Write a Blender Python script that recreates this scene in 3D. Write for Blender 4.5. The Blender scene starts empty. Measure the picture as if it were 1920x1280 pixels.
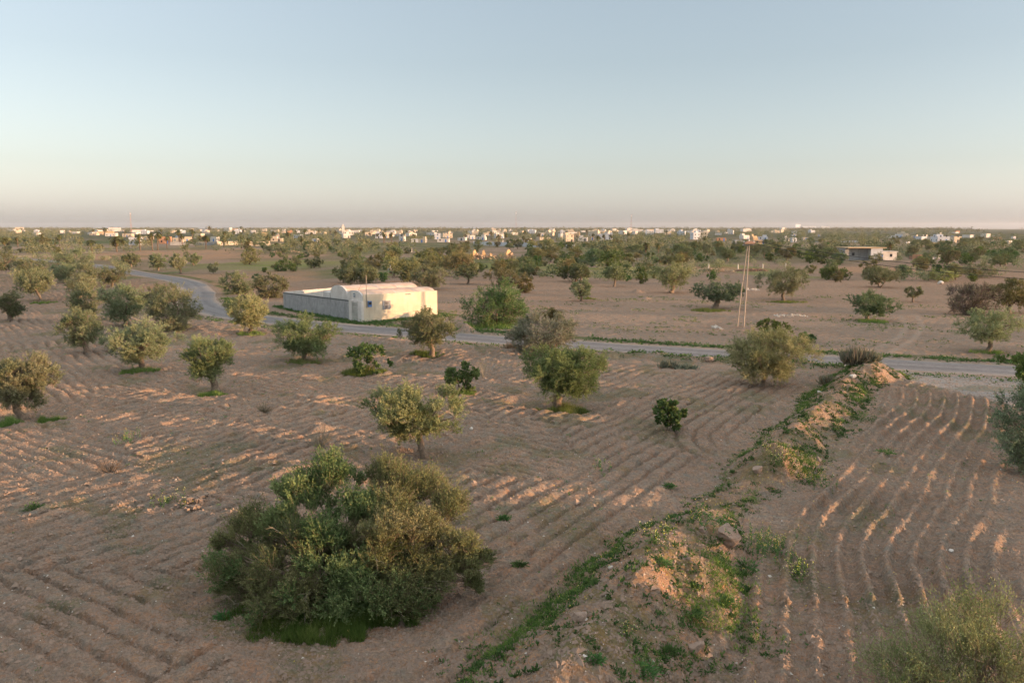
import bpy, math, random
import numpy as np
from mathutils import Vector

# ------------------------------------------------------------------ camera, sky, sun, exposure
scene = bpy.context.scene
CAMH, FPX, PITCH = 11.0, 1493.0, math.atan(213 / 1493.0)
cam_d = bpy.data.cameras.new("camera")
cam = bpy.data.objects.new("camera", cam_d)
scene.collection.objects.link(cam)
cam.location = (0, 0, CAMH)
cam.rotation_euler = (math.radians(90) - PITCH, 0, 0)
cam_d.sensor_width = 36.0
cam_d.lens = 36.0 * FPX / 1920.0
cam_d.clip_start = 0.1
cam_d.clip_end = 30000
scene.camera = cam
SUN_EL = math.radians(3.3)
SUN_DIR = Vector((0.965 * math.cos(SUN_EL), -0.262 * math.cos(SUN_EL), math.sin(SUN_EL)))   # towards the sun
w = bpy.data.worlds.new("World"); scene.world = w; w.use_nodes = True
wn = w.node_tree; wn.nodes.clear()
sky = wn.nodes.new("ShaderNodeTexSky"); sky.sky_type = 'NISHITA'; sky.sun_disc = False
sky.sun_elevation = SUN_EL
sky.sun_rotation = math.atan2(SUN_DIR.x, SUN_DIR.y)
sky.air_density = 1.0; sky.dust_density = 1.0; sky.ozone_density = 1.5; sky.altitude = 0
hs = wn.nodes.new("ShaderNodeHueSaturation"); hs.inputs['Saturation'].default_value = 0.40
tint = wn.nodes.new("ShaderNodeMix"); tint.data_type = 'RGBA'; tint.blend_type = 'MULTIPLY'
tint.inputs[0].default_value = 1.0; tint.inputs[7].default_value = (1.0, 0.99, 1.05, 1)
hz = wn.nodes.new("ShaderNodeMix"); hz.data_type = 'RGBA'; hz.inputs[0].default_value = 0.42; hz.inputs[7].default_value = (0.06, 0.24, 0.34, 1)   # high thin haze
bg = wn.nodes.new("ShaderNodeBackground"); bg.inputs[1].default_value = 0.15
wo = wn.nodes.new("ShaderNodeOutputWorld")
wn.links.new(sky.outputs[0], hs.inputs['Color']); wn.links.new(hs.outputs[0], tint.inputs[6])
wn.links.new(tint.outputs[2], hz.inputs[6]); 
gc = wn.nodes.new("ShaderNodeTexCoord"); sx = wn.nodes.new("ShaderNodeSeparateXYZ"); vr = wn.nodes.new("ShaderNodeMapRange")      # added brightening of the unseen upper sky, lifts the light on the ground
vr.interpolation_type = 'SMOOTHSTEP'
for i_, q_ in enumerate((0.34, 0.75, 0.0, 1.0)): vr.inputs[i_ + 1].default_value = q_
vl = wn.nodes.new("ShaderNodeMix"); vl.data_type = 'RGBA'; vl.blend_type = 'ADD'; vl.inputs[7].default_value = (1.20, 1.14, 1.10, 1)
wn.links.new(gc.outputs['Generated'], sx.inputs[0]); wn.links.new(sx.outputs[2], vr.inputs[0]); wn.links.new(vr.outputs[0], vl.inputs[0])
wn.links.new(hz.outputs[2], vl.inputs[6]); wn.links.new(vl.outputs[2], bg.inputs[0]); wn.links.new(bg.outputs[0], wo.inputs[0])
sl = bpy.data.lights.new("sun", 'SUN'); sl.energy = 2.0; sl.angle = math.radians(0.5); sl.color = (1.0, 0.58, 0.31)
so = bpy.data.objects.new("sun", sl); scene.collection.objects.link(so)
so.rotation_euler = SUN_DIR.to_track_quat('Z', 'Y').to_euler()
so.location = (60, -60, 40)
vs = scene.view_settings
vs.view_transform = 'Standard'; vs.look = 'None'; vs.gamma = 1; vs.use_curve_mapping = False; vs.exposure = 2.22
scene.render.engine = 'CYCLES'
scene.cycles.max_bounces = 5; scene.cycles.diffuse_bounces = 3; scene.cycles.glossy_bounces = 1
scene.cycles.transmission_bounces = 2; scene.cycles.transparent_max_bounces = 4; scene.cycles.volume_bounces = 0
scene.cycles.use_denoising = True
scene.cycles.use_adaptive_sampling = True; scene.cycles.adaptive_threshold = 0.02

RNG = np.random.default_rng(11)
random.seed(5)
COL = scene.collection

# ------------------------------------------------------------------ helpers
def G(px, py, h=0.0):
    """ground point seen at a pixel of the 1920x1280 photograph"""
    u = (px - 960) / FPX; v = -(py - 640) / FPX
    dz = -math.sin(PITCH) + v * math.cos(PITCH); dy = math.cos(PITCH) + v * math.sin(PITCH)
    t = (CAMH - h) / (-dz)
    return u * t, dy * t
def zat(y, py):
    """height at distance y of something seen in pixel row py"""
    return CAMH - y * math.tan(PITCH + math.atan((py - 640) / FPX))
def mpp(y):
    return y / FPX * 1.01

def _hash(ix, iy, seed):
    h = (ix.astype(np.int64) * 374761393 + iy.astype(np.int64) * 668265263 + seed * 974711) & 0xffffffff
    h = ((h ^ (h >> 13)) * 1274126177) & 0xffffffff
    h = (h ^ (h >> 16)) & 0xffff
    return h / 65535.0
def vn(x, y, seed=0):
    x = np.asarray(x, float); y = np.asarray(y, float)
    ix = np.floor(x); iy = np.floor(y); fx = x - ix; fy = y - iy
    fx = fx * fx * (3 - 2 * fx); fy = fy * fy * (3 - 2 * fy)
    a = _hash(ix, iy, seed); b = _hash(ix + 1, iy, seed); c = _hash(ix, iy + 1, seed); d = _hash(ix + 1, iy + 1, seed)
    return (a * (1 - fx) + b * fx) * (1 - fy) + (c * (1 - fx) + d * fx) * fy
def fbm(x, y, seed=0, o=3):
    r = 0; a = 0.5; s = 0
    for i in range(o):
        r = r + a * vn(x, y, seed + i * 17); s += a; a *= 0.5; x = x * 2.03 + 5.1; y = y * 2.03 + 3.7
    return r / s
def ss(a, b, x):
    t = np.clip((x - a) / (b - a), 0, 1); return t * t * (3 - 2 * t)
def polyd(x, y, pts):
    """distance, signed side (+ = right of the travel direction) and arc length along a polyline"""
    best = np.full(np.shape(x), 1e9); side = np.zeros(np.shape(x)); arc = np.zeros(np.shape(x)); acc = 0.0
    for (x0, y0), (x1, y1) in zip(pts[:-1], pts[1:]):
        dx, dy = x1 - x0, y1 - y0; L = math.hypot(dx, dy)
        t = np.clip(((x - x0) * dx + (y - y0) * dy) / (L * L), 0, 1)
        qx = x - (x0 + t * dx); qy = y - (y0 + t * dy); d = np.hypot(qx, qy)
        m = d < best
        best = np.where(m, d, best); side = np.where(m, np.sign(dy * qx - dx * qy), side); arc = np.where(m, acc + t * L, arc)
        acc += L
    return best, side, arc
def smooth_path(pts, n=6):
    out = []
    P = [pts[0]] + list(pts) + [pts[-1]]
    for i in range(1, len(P) - 2):
        p0, p1, p2, p3 = [np.array(P[j], float) for j in (i - 1, i, i + 1, i + 2)]
        for k in range(n):
            t = k / n
            out.append(tuple(0.5 * ((2 * p1) + (-p0 + p2) * t + (2 * p0 - 5 * p1 + 4 * p2 - p3) * t * t + (-p0 + 3 * p1 - 3 * p2 + p3) * t ** 3)))
    out.append(tuple(pts[-1]))
    return out

def tag(o, label=None, cat=None, group=None, kind=None):
    if label: o["label"] = label
    if cat: o["category"] = cat
    if group: o["group"] = group
    if kind: o["kind"] = kind
    return o
def empty(name, loc, label=None, cat=None, group=None, rz=0.0):
    o = bpy.data.objects.new(name, None); COL.objects.link(o); o.location = loc; o.rotation_euler = (0, 0, rz)
    o.empty_display_size = 0.3
    return tag(o, label, cat, group)
def mesh_np(name, V, F, mat, parent=None, smooth=False, attrs=None, cols=None, mats=None, fm=None):
    """V (n,3); F (m,k) one face size, or a list of such arrays"""
    me = bpy.data.meshes.new(name)
    V = np.asarray(V, np.float32)
    Fs = F if isinstance(F, list) else [F]
    Fs = [np.asarray(f, np.int32) for f in Fs if len(f)]
    nl = sum(f.size for f in Fs); nf = sum(len(f) for f in Fs)
    me.vertices.add(len(V)); me.loops.add(nl); me.polygons.add(nf)
    me.vertices.foreach_set("co", V.ravel())
    me.loops.foreach_set("vertex_index", np.concatenate([f.ravel() for f in Fs]))
    tot = np.concatenate([np.full(len(f), f.shape[1], np.int32) for f in Fs])
    st = np.concatenate([[0], np.cumsum(tot)[:-1]]).astype(np.int32)
    me.polygons.foreach_set("loop_start", st)
    if fm is not None: me.polygons.foreach_set("material_index", np.asarray(fm, np.int32))
    me.update(calc_edges=True)
    me.polygons.foreach_set("use_smooth", np.full(nf, smooth))
    for k, v in (attrs or {}).items():
        a = me.attributes.new(k, 'FLOAT', 'POINT'); a.data.foreach_set("value", np.asarray(v, np.float32))
    for k, v in (cols or {}).items():
        a = me.color_attributes.new(k, 'FLOAT_COLOR', 'POINT')
        c = np.ones((len(V), 4), np.float32); c[:, :3] = v; a.data.foreach_set("color", c.ravel())
    for m in (mats or [mat]):
        if m: me.materials.append(m)
    o = bpy.data.objects.new(name, me); COL.objects.link(o)
    if parent is not None: o.parent = parent
    return o

class MB:
    """collects simple solids, builds one mesh"""
    def __init__(s): s.v = []; s.f = {}; s.n = 0
    def add(s, V, F):
        V = np.asarray(V, float); s.v.append(V)
        for f in F: s.f.setdefault(len(f), []).append([i + s.n for i in f])
        s.n += len(V); return s
    def box(s, x0, x1, y0, y1, z0, z1):
        V = [(x0, y0, z0), (x1, y0, z0), (x1, y1, z0), (x0, y1, z0), (x0, y0, z1), (x1, y0, z1), (x1, y1, z1), (x0, y1, z1)]
        return s.add(V, [(0, 3, 2, 1), (4, 5, 6, 7), (0, 1, 5, 4), (1, 2, 6, 5), (2, 3, 7, 6), (3, 0, 4, 7)])
    def tube(s, pts, rad, k=6, cap=True):
        pts = [np.array(p, float) for p in pts]; n = len(pts)
        rad = [rad] * n if not hasattr(rad, '__len__') else rad
        V = []
        for i, p in enumerate(pts):
            t = pts[min(i + 1, n - 1)] - pts[max(i - 1, 0)]; t = t / (np.linalg.norm(t) + 1e-9)
            a = np.cross(t, (0, 0, 1)) if abs(t[2]) < 0.9 else np.cross(t, (1, 0, 0))
            a /= np.linalg.norm(a); b = np.cross(t, a)
            for j in range(k):
                an = 2 * math.pi * j / k
                V.append(p + rad[i] * (a * math.cos(an) + b * math.sin(an)))
        F = [(i * k + j, i * k + (j + 1) % k, (i + 1) * k + (j + 1) % k, (i + 1) * k + j) for i in range(n - 1) for j in range(k)]
        if cap: F += [tuple(range(k))[::-1], tuple((n - 1) * k + j for j in range(k))]
        return s.add(V, F)
    def build(s, name, mat, parent=None, smooth=False):
        V = np.concatenate(s.v); Fs = [np.array(f) for f in s.f.values()]
        return mesh_np(name, V, Fs, mat, parent, smooth)

# ------------------------------------------------------------------ materials
def newmat(name):
    m = bpy.data.materials.new(name); m.use_nodes = True
    nt = m.node_tree; nt.nodes.clear()
    out = nt.nodes.new("ShaderNodeOutputMaterial")
    return m, nt, out
def noise_node(nt, scale, detail=4, rough=0.6, coord='Object'):
    tc = nt.nodes.new("ShaderNodeTexCoord"); n = nt.nodes.new("ShaderNodeTexNoise")
    n.inputs['Scale'].default_value = scale; n.inputs['Detail'].default_value = detail; n.inputs['Roughness'].default_value = rough
    nt.links.new(tc.outputs[coord], n.inputs['Vector']); return n
def mixc(nt, fac, a, b, blend='MIX'):
    m = nt.nodes.new("ShaderNodeMix"); m.data_type = 'RGBA'; m.blend_type = blend
    for s, v in ((0, fac), (6, a), (7, b)):
        if hasattr(v, 'links'): nt.links.new(v, m.inputs[s])
        elif s == 0: m.inputs[0].default_value = v
        else: m.inputs[s].default_value = (*v, 1) if len(v) == 3 else v
    return m.outputs[2]
def maprange(nt, v, a, b, c, d):
    m = nt.nodes.new("ShaderNodeMapRange")
    nt.links.new(v, m.inputs[0])
    for i, q in enumerate((a, b, c, d)): m.inputs[i + 1].default_value = q
    return m.outputs[0]
def simple(name, c1, c2=None, scale=3.0, rough=0.85, bump=0.0, bscale=20, metal=0.0, bdist=0.02, coord='Object'):
    m, nt, out = newmat(name)
    p = nt.nodes.new("ShaderNodeBsdfPrincipled"); p.inputs['Roughness'].default_value = rough; p.inputs['Metallic'].default_value = metal
    p.inputs['Specular IOR Level'].default_value = 0.25
    n = noise_node(nt, scale, 6, 0.65, coord)
    f = maprange(nt, n.outputs[0], 0.35, 0.65, 0, 1)
    nt.links.new(mixc(nt, f, c1, c2 or tuple(q * 0.8 for q in c1)), p.inputs['Base Color'])
    if bump:
        b = nt.nodes.new("ShaderNodeBump"); b.inputs['Strength'].default_value = bump; b.inputs['Distance'].default_value = bdist
        n2 = noise_node(nt, bscale, 5, 0.7, coord); nt.links.new(n2.outputs[0], b.inputs['Height']); nt.links.new(b.outputs[0], p.inputs['Normal'])
    nt.links.new(p.outputs[0], out.inputs[0]); return m
def leafmat(name, dark, light, third, trans=0.22):
    """leaf colours by the 'tint' attribute of each leaf plus small random differences leaf by leaf"""
    m, nt, out = newmat(name)
    at = nt.nodes.new("ShaderNodeAttribute"); at.attribute_name = "tint"
    r = nt.nodes.new("ShaderNodeValToRGB")
    r.color_ramp.elements[0].color = (*dark, 1); r.color_ramp.elements[0].position = 0.0
    r.color_ramp.elements[1].color = (*third, 1); r.color_ramp.elements[1].position = 1.0
    e = r.color_ramp.elements.new(0.5); e.color = (*light, 1)
    nt.links.new(at.outputs['Fac'], r.inputs[0])
    oi = nt.nodes.new("ShaderNodeObjectInfo")
    hsv = nt.nodes.new("ShaderNodeHueSaturation")
    nt.links.new(maprange(nt, oi.outputs['Random'], 0, 1, 0.47, 0.52), hsv.inputs['Hue'])
    nt.links.new(maprange(nt, oi.outputs['Random'], 0, 1, 0.8, 1.2), hsv.inputs['Value'])
    nt.links.new(r.outputs[0], hsv.inputs['Color'])
    c = mixc(nt, 1.0, hsv.outputs[0], oi.outputs['Color'], 'MULTIPLY')
    d = nt.nodes.new("ShaderNodeBsdfDiffuse"); t = nt.nodes.new("ShaderNodeBsdfTranslucent")
    mx = nt.nodes.new("ShaderNodeMixShader"); mx.inputs[0].default_value = trans
    nt.links.new(c, d.inputs[0]); nt.links.new(c, t.inputs[0])
    nt.links.new(d.outputs[0], mx.inputs[1]); nt.links.new(t.outputs[0], mx.inputs[2]); nt.links.new(mx.outputs[0], out.inputs[0])
    return m
M = {}
M['olive'] = leafmat("olive_leaves", (0.095, 0.13, 0.065), (0.22, 0.245, 0.13), (0.36, 0.35, 0.21))
M['olive_far'] = leafmat("far_leaves", (0.10, 0.13, 0.07), (0.19, 0.21, 0.11), (0.29, 0.27, 0.16), 0.15)
M['green'] = leafmat("green_leaves", (0.06, 0.11, 0.04), (0.11, 0.17, 0.06), (0.19, 0.25, 0.09))
M['weed'] = leafmat("weed_leaves", (0.055, 0.12, 0.04), (0.10, 0.18, 0.06), (0.22, 0.28, 0.10))
M['grass'] = leafmat("grass_blades", (0.08, 0.15, 0.035), (0.17, 0.24, 0.06), (0.34, 0.34, 0.16))
M['dry'] = leafmat("dry_twigs", (0.16, 0.13, 0.09), (0.24, 0.20, 0.15), (0.33, 0.28, 0.22), 0.0)
M['palm'] = leafmat("palm_leaves", (0.06, 0.075, 0.03), (0.12, 0.125, 0.05), (0.22, 0.17, 0.09))
M['flower'] = leafmat("yellow_petals", (0.65, 0.55, 0.08), (0.75, 0.65, 0.15), (0.8, 0.78, 0.5), 0.3)
M['aloe'] = leafmat("aloe_leaves", (0.13, 0.15, 0.11), (0.22, 0.23, 0.16), (0.42, 0.30, 0.18))
M['bark'] = simple("bark", (0.27, 0.20, 0.14), (0.13, 0.10, 0.075), 7, 0.95, 0.8, 14, bdist=0.05)
M['palmbark'] = simple("palm_bark", (0.20, 0.14, 0.095), (0.11, 0.08, 0.055), 5, 0.95, 0.8, 9, bdist=0.1)
M['white'] = simple("whitewash", (0.66, 0.62, 0.57), (0.52, 0.48, 0.43), 0.7, 0.9, 0.3, 12, bdist=0.02)
M['cream'] = simple("cream_render", (0.60, 0.50, 0.37), (0.48, 0.40, 0.30), 0.6, 0.9)
M['sandwall'] = simple("ochre_render", (0.52, 0.38, 0.23), (0.42, 0.30, 0.18), 0.6, 0.9)
M['bluewhite'] = simple("pale_render", (0.56, 0.58, 0.60), (0.45, 0.47, 0.50), 0.6, 0.9)
M['grey'] = simple("grey_render", (0.36, 0.36, 0.35), (0.27, 0.27, 0.27), 2.2, 0.95, 0.5, 9, bdist=0.03)
M['brick'] = simple("orange_brick", (0.50, 0.27, 0.15), (0.42, 0.22, 0.13), 3, 0.9)
M['vault'] = simple("weathered_vault", (0.52, 0.35, 0.25), (0.62, 0.48, 0.38), 0.8, 0.95, 0.3, 8)
M['concrete'] = simple("concrete", (0.40, 0.33, 0.27), (0.33, 0.28, 0.22), 4, 0.9)
M['darkglass'] = simple("window_dark", (0.03, 0.035, 0.045), None, 3, 0.3)
M['shutter'] = simple("blue_shutter", (0.17, 0.20, 0.23), (0.25, 0.28, 0.30), 8, 0.6)
M['blue'] = simple("blue_paint", (0.10, 0.22, 0.48), (0.08, 0.18, 0.40), 3, 0.5)
M['metaldoor'] = simple("door_paint", (0.46, 0.50, 0.46), (0.30, 0.30, 0.24), 7, 0.6)
M['steel'] = simple("galvanised", (0.35, 0.35, 0.35), None, 3, 0.5, metal=0.4)
M['redwhite'] = simple("faded_red", (0.45, 0.25, 0.22), None, 3, 0.7)
M['rock'] = simple("rock", (0.36, 0.26, 0.195), (0.26, 0.19, 0.145), 3, 0.95, 0.8, 9, bdist=0.06)
M['limestone'] = simple("rubble_stone", (0.56, 0.40, 0.26), (0.40, 0.29, 0.20), 2, 0.95, 0.8, 6, bdist=0.1)
M['whitestone'] = simple("white_stone", (0.70, 0.64, 0.56), (0.55, 0.5, 0.43), 2, 0.95)
M['cable'] = simple("cable", (0.04, 0.04, 0.04), None, 3, 0.6)
M['asphalt'] = simple("asphalt", (0.30, 0.258, 0.23), (0.37, 0.31, 0.27), 0.25, 0.95, 0.3, 30, bdist=0.01)
M['tyre'] = simple("tyre_rubber", (0.03, 0.03, 0.03), None, 3, 0.9)
M['greenpaint'] = simple("green_paint", (0.06, 0.16, 0.10), None, 3, 0.6)
M['plastic'] = simple("white_plastic", (0.8, 0.8, 0.8), None, 3, 0.5)
M['clod'] = simple("soil_clod", (0.32, 0.23, 0.17), (0.22, 0.17, 0.13), 3, 1.0)
M['burlap'] = simple("red_clods", (0.33, 0.20, 0.135), (0.25, 0.16, 0.11), 3, 0.95, 0.8, 9)

# ------------------------------------------------------------------ the lie of the land
ROAD = smooth_path([(110, 33), (75, 47.5), (46, 58), (27, 65.6), (7, 74.2), (-6, 80.6), (-21, 89.5), (-32, 97.5), (-41, 108), (-48, 121), (-56, 141), (-70, 168), (-94, 198), (-125, 238), (-190, 300), (-330, 420)], 5)
TRACK = smooth_path([(29.5, 65), (33.0, 56), (35.5, 46), (38.5, 34), (44, 18), (52, 0)], 4)
BERM = [(-3, 9.0), (2.0, 18.0), (4.2, 22.5), (6.9, 27.9), (8.9, 31.2), (11.6, 35.0), (15.0, 40.5), (19.0, 47.0), (23.6, 54.8), (27.0, 58.6)]
USEG = [(25.5, 58.5), (13.6, 39.6)]
A_D = np.array((0.55, 0.835)); A_N = np.array((-0.835, 0.55))
PITS = [((-5.2, 23.2), 4.3), ((-4.2, 37.6), 3.1), ((3.2, 49.5), 3.2), ((-20.4, 53.7), 2.6), ((-28.2, 45.2), 2.6), ((22.5, 53.5), 0.0)]
VERGE = [(4, 69.4), (14, 66.5), (24, 62.2), (27, 60)]
HOUSE_C = np.array((-17.5, 93.6)); E1 = np.array((0.785, 0.62)); E2 = np.array((-0.643, 0.766))

def land(x, y, full=False):
    x = np.asarray(x, float); y = np.asarray(y, float)
    r = np.hypot(x, y)
    z = 0.22 * (fbm(x / 22, y / 22, 1, 2) - 0.5) * ss(10, 30, r)
    dR, _, _ = polyd(x, y, ROAD); dT, _, _ = polyd(x, y, TRACK)
    dB, sB, aB = polyd(x, y, BERM); dS, _, _ = polyd(x, y, USEG)
    roadm = 1 - ss(2.6, 3.6, dR); trackm = 1 - ss(3.0, 3.8, dT)
    near = 1 - ss(200, 420, r)
    wob = (fbm(x / 5, y / 5, 3, 2) - 0.5)
    right = sB > 0
    # which side of the road
    yroad = np.interp(x, [p[0] for p in ROAD][::-1], [p[1] for p in ROAD][::-1])
    nearside = (y < yroad - 2.5) & (y > -60)
    # furrow phase
    uA = x * A_N[0] + y * A_N[1]
    uL = x * 0.78 + y * 0.62
    uC = x * A_D[0] + y * A_D[1]
    useU = (dS < 5.6 + 1.2 * wob) & (~right) & (y > 30)
    ph = np.where(right, dB + 0.70 * np.sin((aB - 16) / 7.0) + 0.08 * np.sin(aB / 2.7), np.where(useU, dS, uA)) / np.where(right, 0.80, 0.86) + wob * 0.55
    leftf = x < -27 - 0.25 * (y - 50)
    ph = np.where(leftf & nearside, uL / 0.9 + wob * 0.8, ph)
    cross = (vn(x / 5.5, y / 4.5, 44) > 0.66) & (~right) & (~useU) & (x < 7)
    ph = np.where(cross, uC / 0.78 + wob * 0.5, ph)
    fr = ph - np.floor(ph)
    ridge = 1 - np.abs(2 * fr - 1)              # triangle wave
    ridge = np.where(right, ss(0.30, 0.95, ridge), 0.75 * ss(0.04, 0.42, ridge) + 0.25 * ridge) * (0.65 + 0.7 * vn(x / 0.55, y / 0.55, 12))
    amp = np.where(right, 0.27, 0.26) * (0.45 + 0.85 * vn(x / 3.1, y / 3.1, 8)) * (0.6 + 0.7 * vn(x / 11, y / 11, 9))
    amp = np.where(cross, amp * 0.75, amp)
    amp = np.where(right, amp * 1.25 * ss(2.0, 3.2, dB) * (1 - ss(8.6 + 1.5 * wob, 9.8 + 1.5 * wob, dB)), amp * ss(2.0, 3.4, dB))
    amp = np.where(right & (y < 22), amp * 0.6, amp)
    amp = amp * nearside * ss(3.0, 6.5, dR) * ss(3.4, 4.8, dT)
    vg, _, _ = polyd(x, y, VERGE)
    amp = amp * ss(2.5, 4.0, vg)
    far_f = (~nearside) & (dR > 5)
    amp = np.where(far_f, 0.016 * ss(0.35, 0.7, vn(x / 31, y / 31, 61)) * near, amp)
    # squares left unploughed round the trunks
    pit_rim = np.zeros_like(z)
    for (cx, cy), hw in PITS:
        if hw <= 0: continue
        a = (x - cx) * A_D[0] + (y - cy) * A_D[1]; b = (x - cx) * A_N[0] + (y - cy) * A_N[1]
        q = np.maximum(np.abs(a), np.abs(b)) + 0.5 * (vn(x / 1.3, y / 1.3, 71) - 0.5)
        rr = np.hypot(a, b)
        q = 0.55 * q + 0.45 * rr * 0.92
        amp = amp * ss(hw - 0.2, hw + 0.5, q)
        pit_rim += 0.13 * np.exp(-((q - hw) / 0.28) ** 2) - 0.07 * ss(hw + 0.1, hw - 0.6, q) + 0.12 * np.exp(-(rr / 1.1) ** 2)
    z = z + ridge * amp + pit_rim
    # clods
    cl = (fbm(x / 0.33, y / 0.33, 20, 2) - 0.5) * 0.13 + (fbm(x / 1.4, y / 1.4, 23, 2) - 0.5) * 0.14
    cl = cl + ss(0.78, 0.95, vn(x / 0.24, y / 0.24, 27)) * 0.045
    z = z + cl * (1 - ss(60, 160, r)) * (1 - roadm) * (1 - 0.7 * trackm)
    # berm of earth between the two fields
    hw = np.interp(aB, [0, 10, 20, 23, 27, 30, 52, 58], [2.4, 2.4, 2.0, 1.0, 1.0, 1.6, 1.5, 2.0])
    hh = np.interp(aB, [0, 10, 19, 21.5, 23.5, 27, 29.5, 36, 48, 53, 58], [1.5, 1.5, 1.3, 0.7, 0.06, 0.06, 0.95, 0.85, 0.65, 0.85, 1.05])
    hw = hw * (0.8 + 0.45 * vn(x / 2.2, y / 2.2, 31)); hh = hh * (0.7 + 0.6 * vn(x / 1.9, y / 1.9, 33))
    bm = np.clip(1.04 - dB / hw, 0, 1) ** 0.8
    z = z + hh * bm + ss(0, .3, bm) * (0.30 * (fbm(x / 0.8, y / 0.8, 35, 3) - 0.5) + 0.15 * (fbm(x / 0.26, y / 0.26, 36, 2) - 0.5))
    # low verge along the near edge of the road
    vm = ss(1.9, 0, vg); z = z + vm * (0.25 + 0.5 * (fbm(x / 1.1, y / 1.1, 37, 3) - 0.3)) * ss(2.7, 4.0, dR)
    # a few small heaps of earth
    for hx, hy, hr, hz in HEAPS:
        q = np.hypot(x - hx, y - hy) / hr
        z = z + hz * ss(1, 0, q) * (0.7 + 0.6 * vn(x / 0.5 / hr, y / 0.5 / hr, 39))
    z = z * (1 - roadm) - 0.03 * roadm
    z = z * (1 - 0.6 * trackm)
    z = np.where(r > 400, z * 0.3, z)
    if not full: return z
    return z, dict(dR=dR, dT=dT, dB=dB, sB=sB, aB=aB, bm=bm, vm=vm, nearside=nearside, r=r, roadm=roadm, trackm=trackm, amp=amp, ridge=ridge, hw=hw, cross=cross)
HEAPS = [(*G(875, 622), 1.3, 0.9), (*G(1520, 845), 1.0, 0.35), (*G(1470, 895), 1.3, 0.7), (*G(740, 850), 1.2, 0.35), (*G(930, 695), 0.9, 0.35), (*G(50, 800), 1.0, 0.3),
         (*G(1195, 548), 1.5, 0.7), (*G(1210, 560), 1.2, 0.5), (*G(600, 812), 1.1, 0.3), (*G(240, 820), 1.2, 0.3), (*G(205, 880), 1.0, -0.25), (*G(495, 777), 0.7, -0.25),
         (*G(1640, 716), 1.7, 0.55)]
def gz(x, y): return float(land(np.array([x]), np.array([y]))[0])

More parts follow.
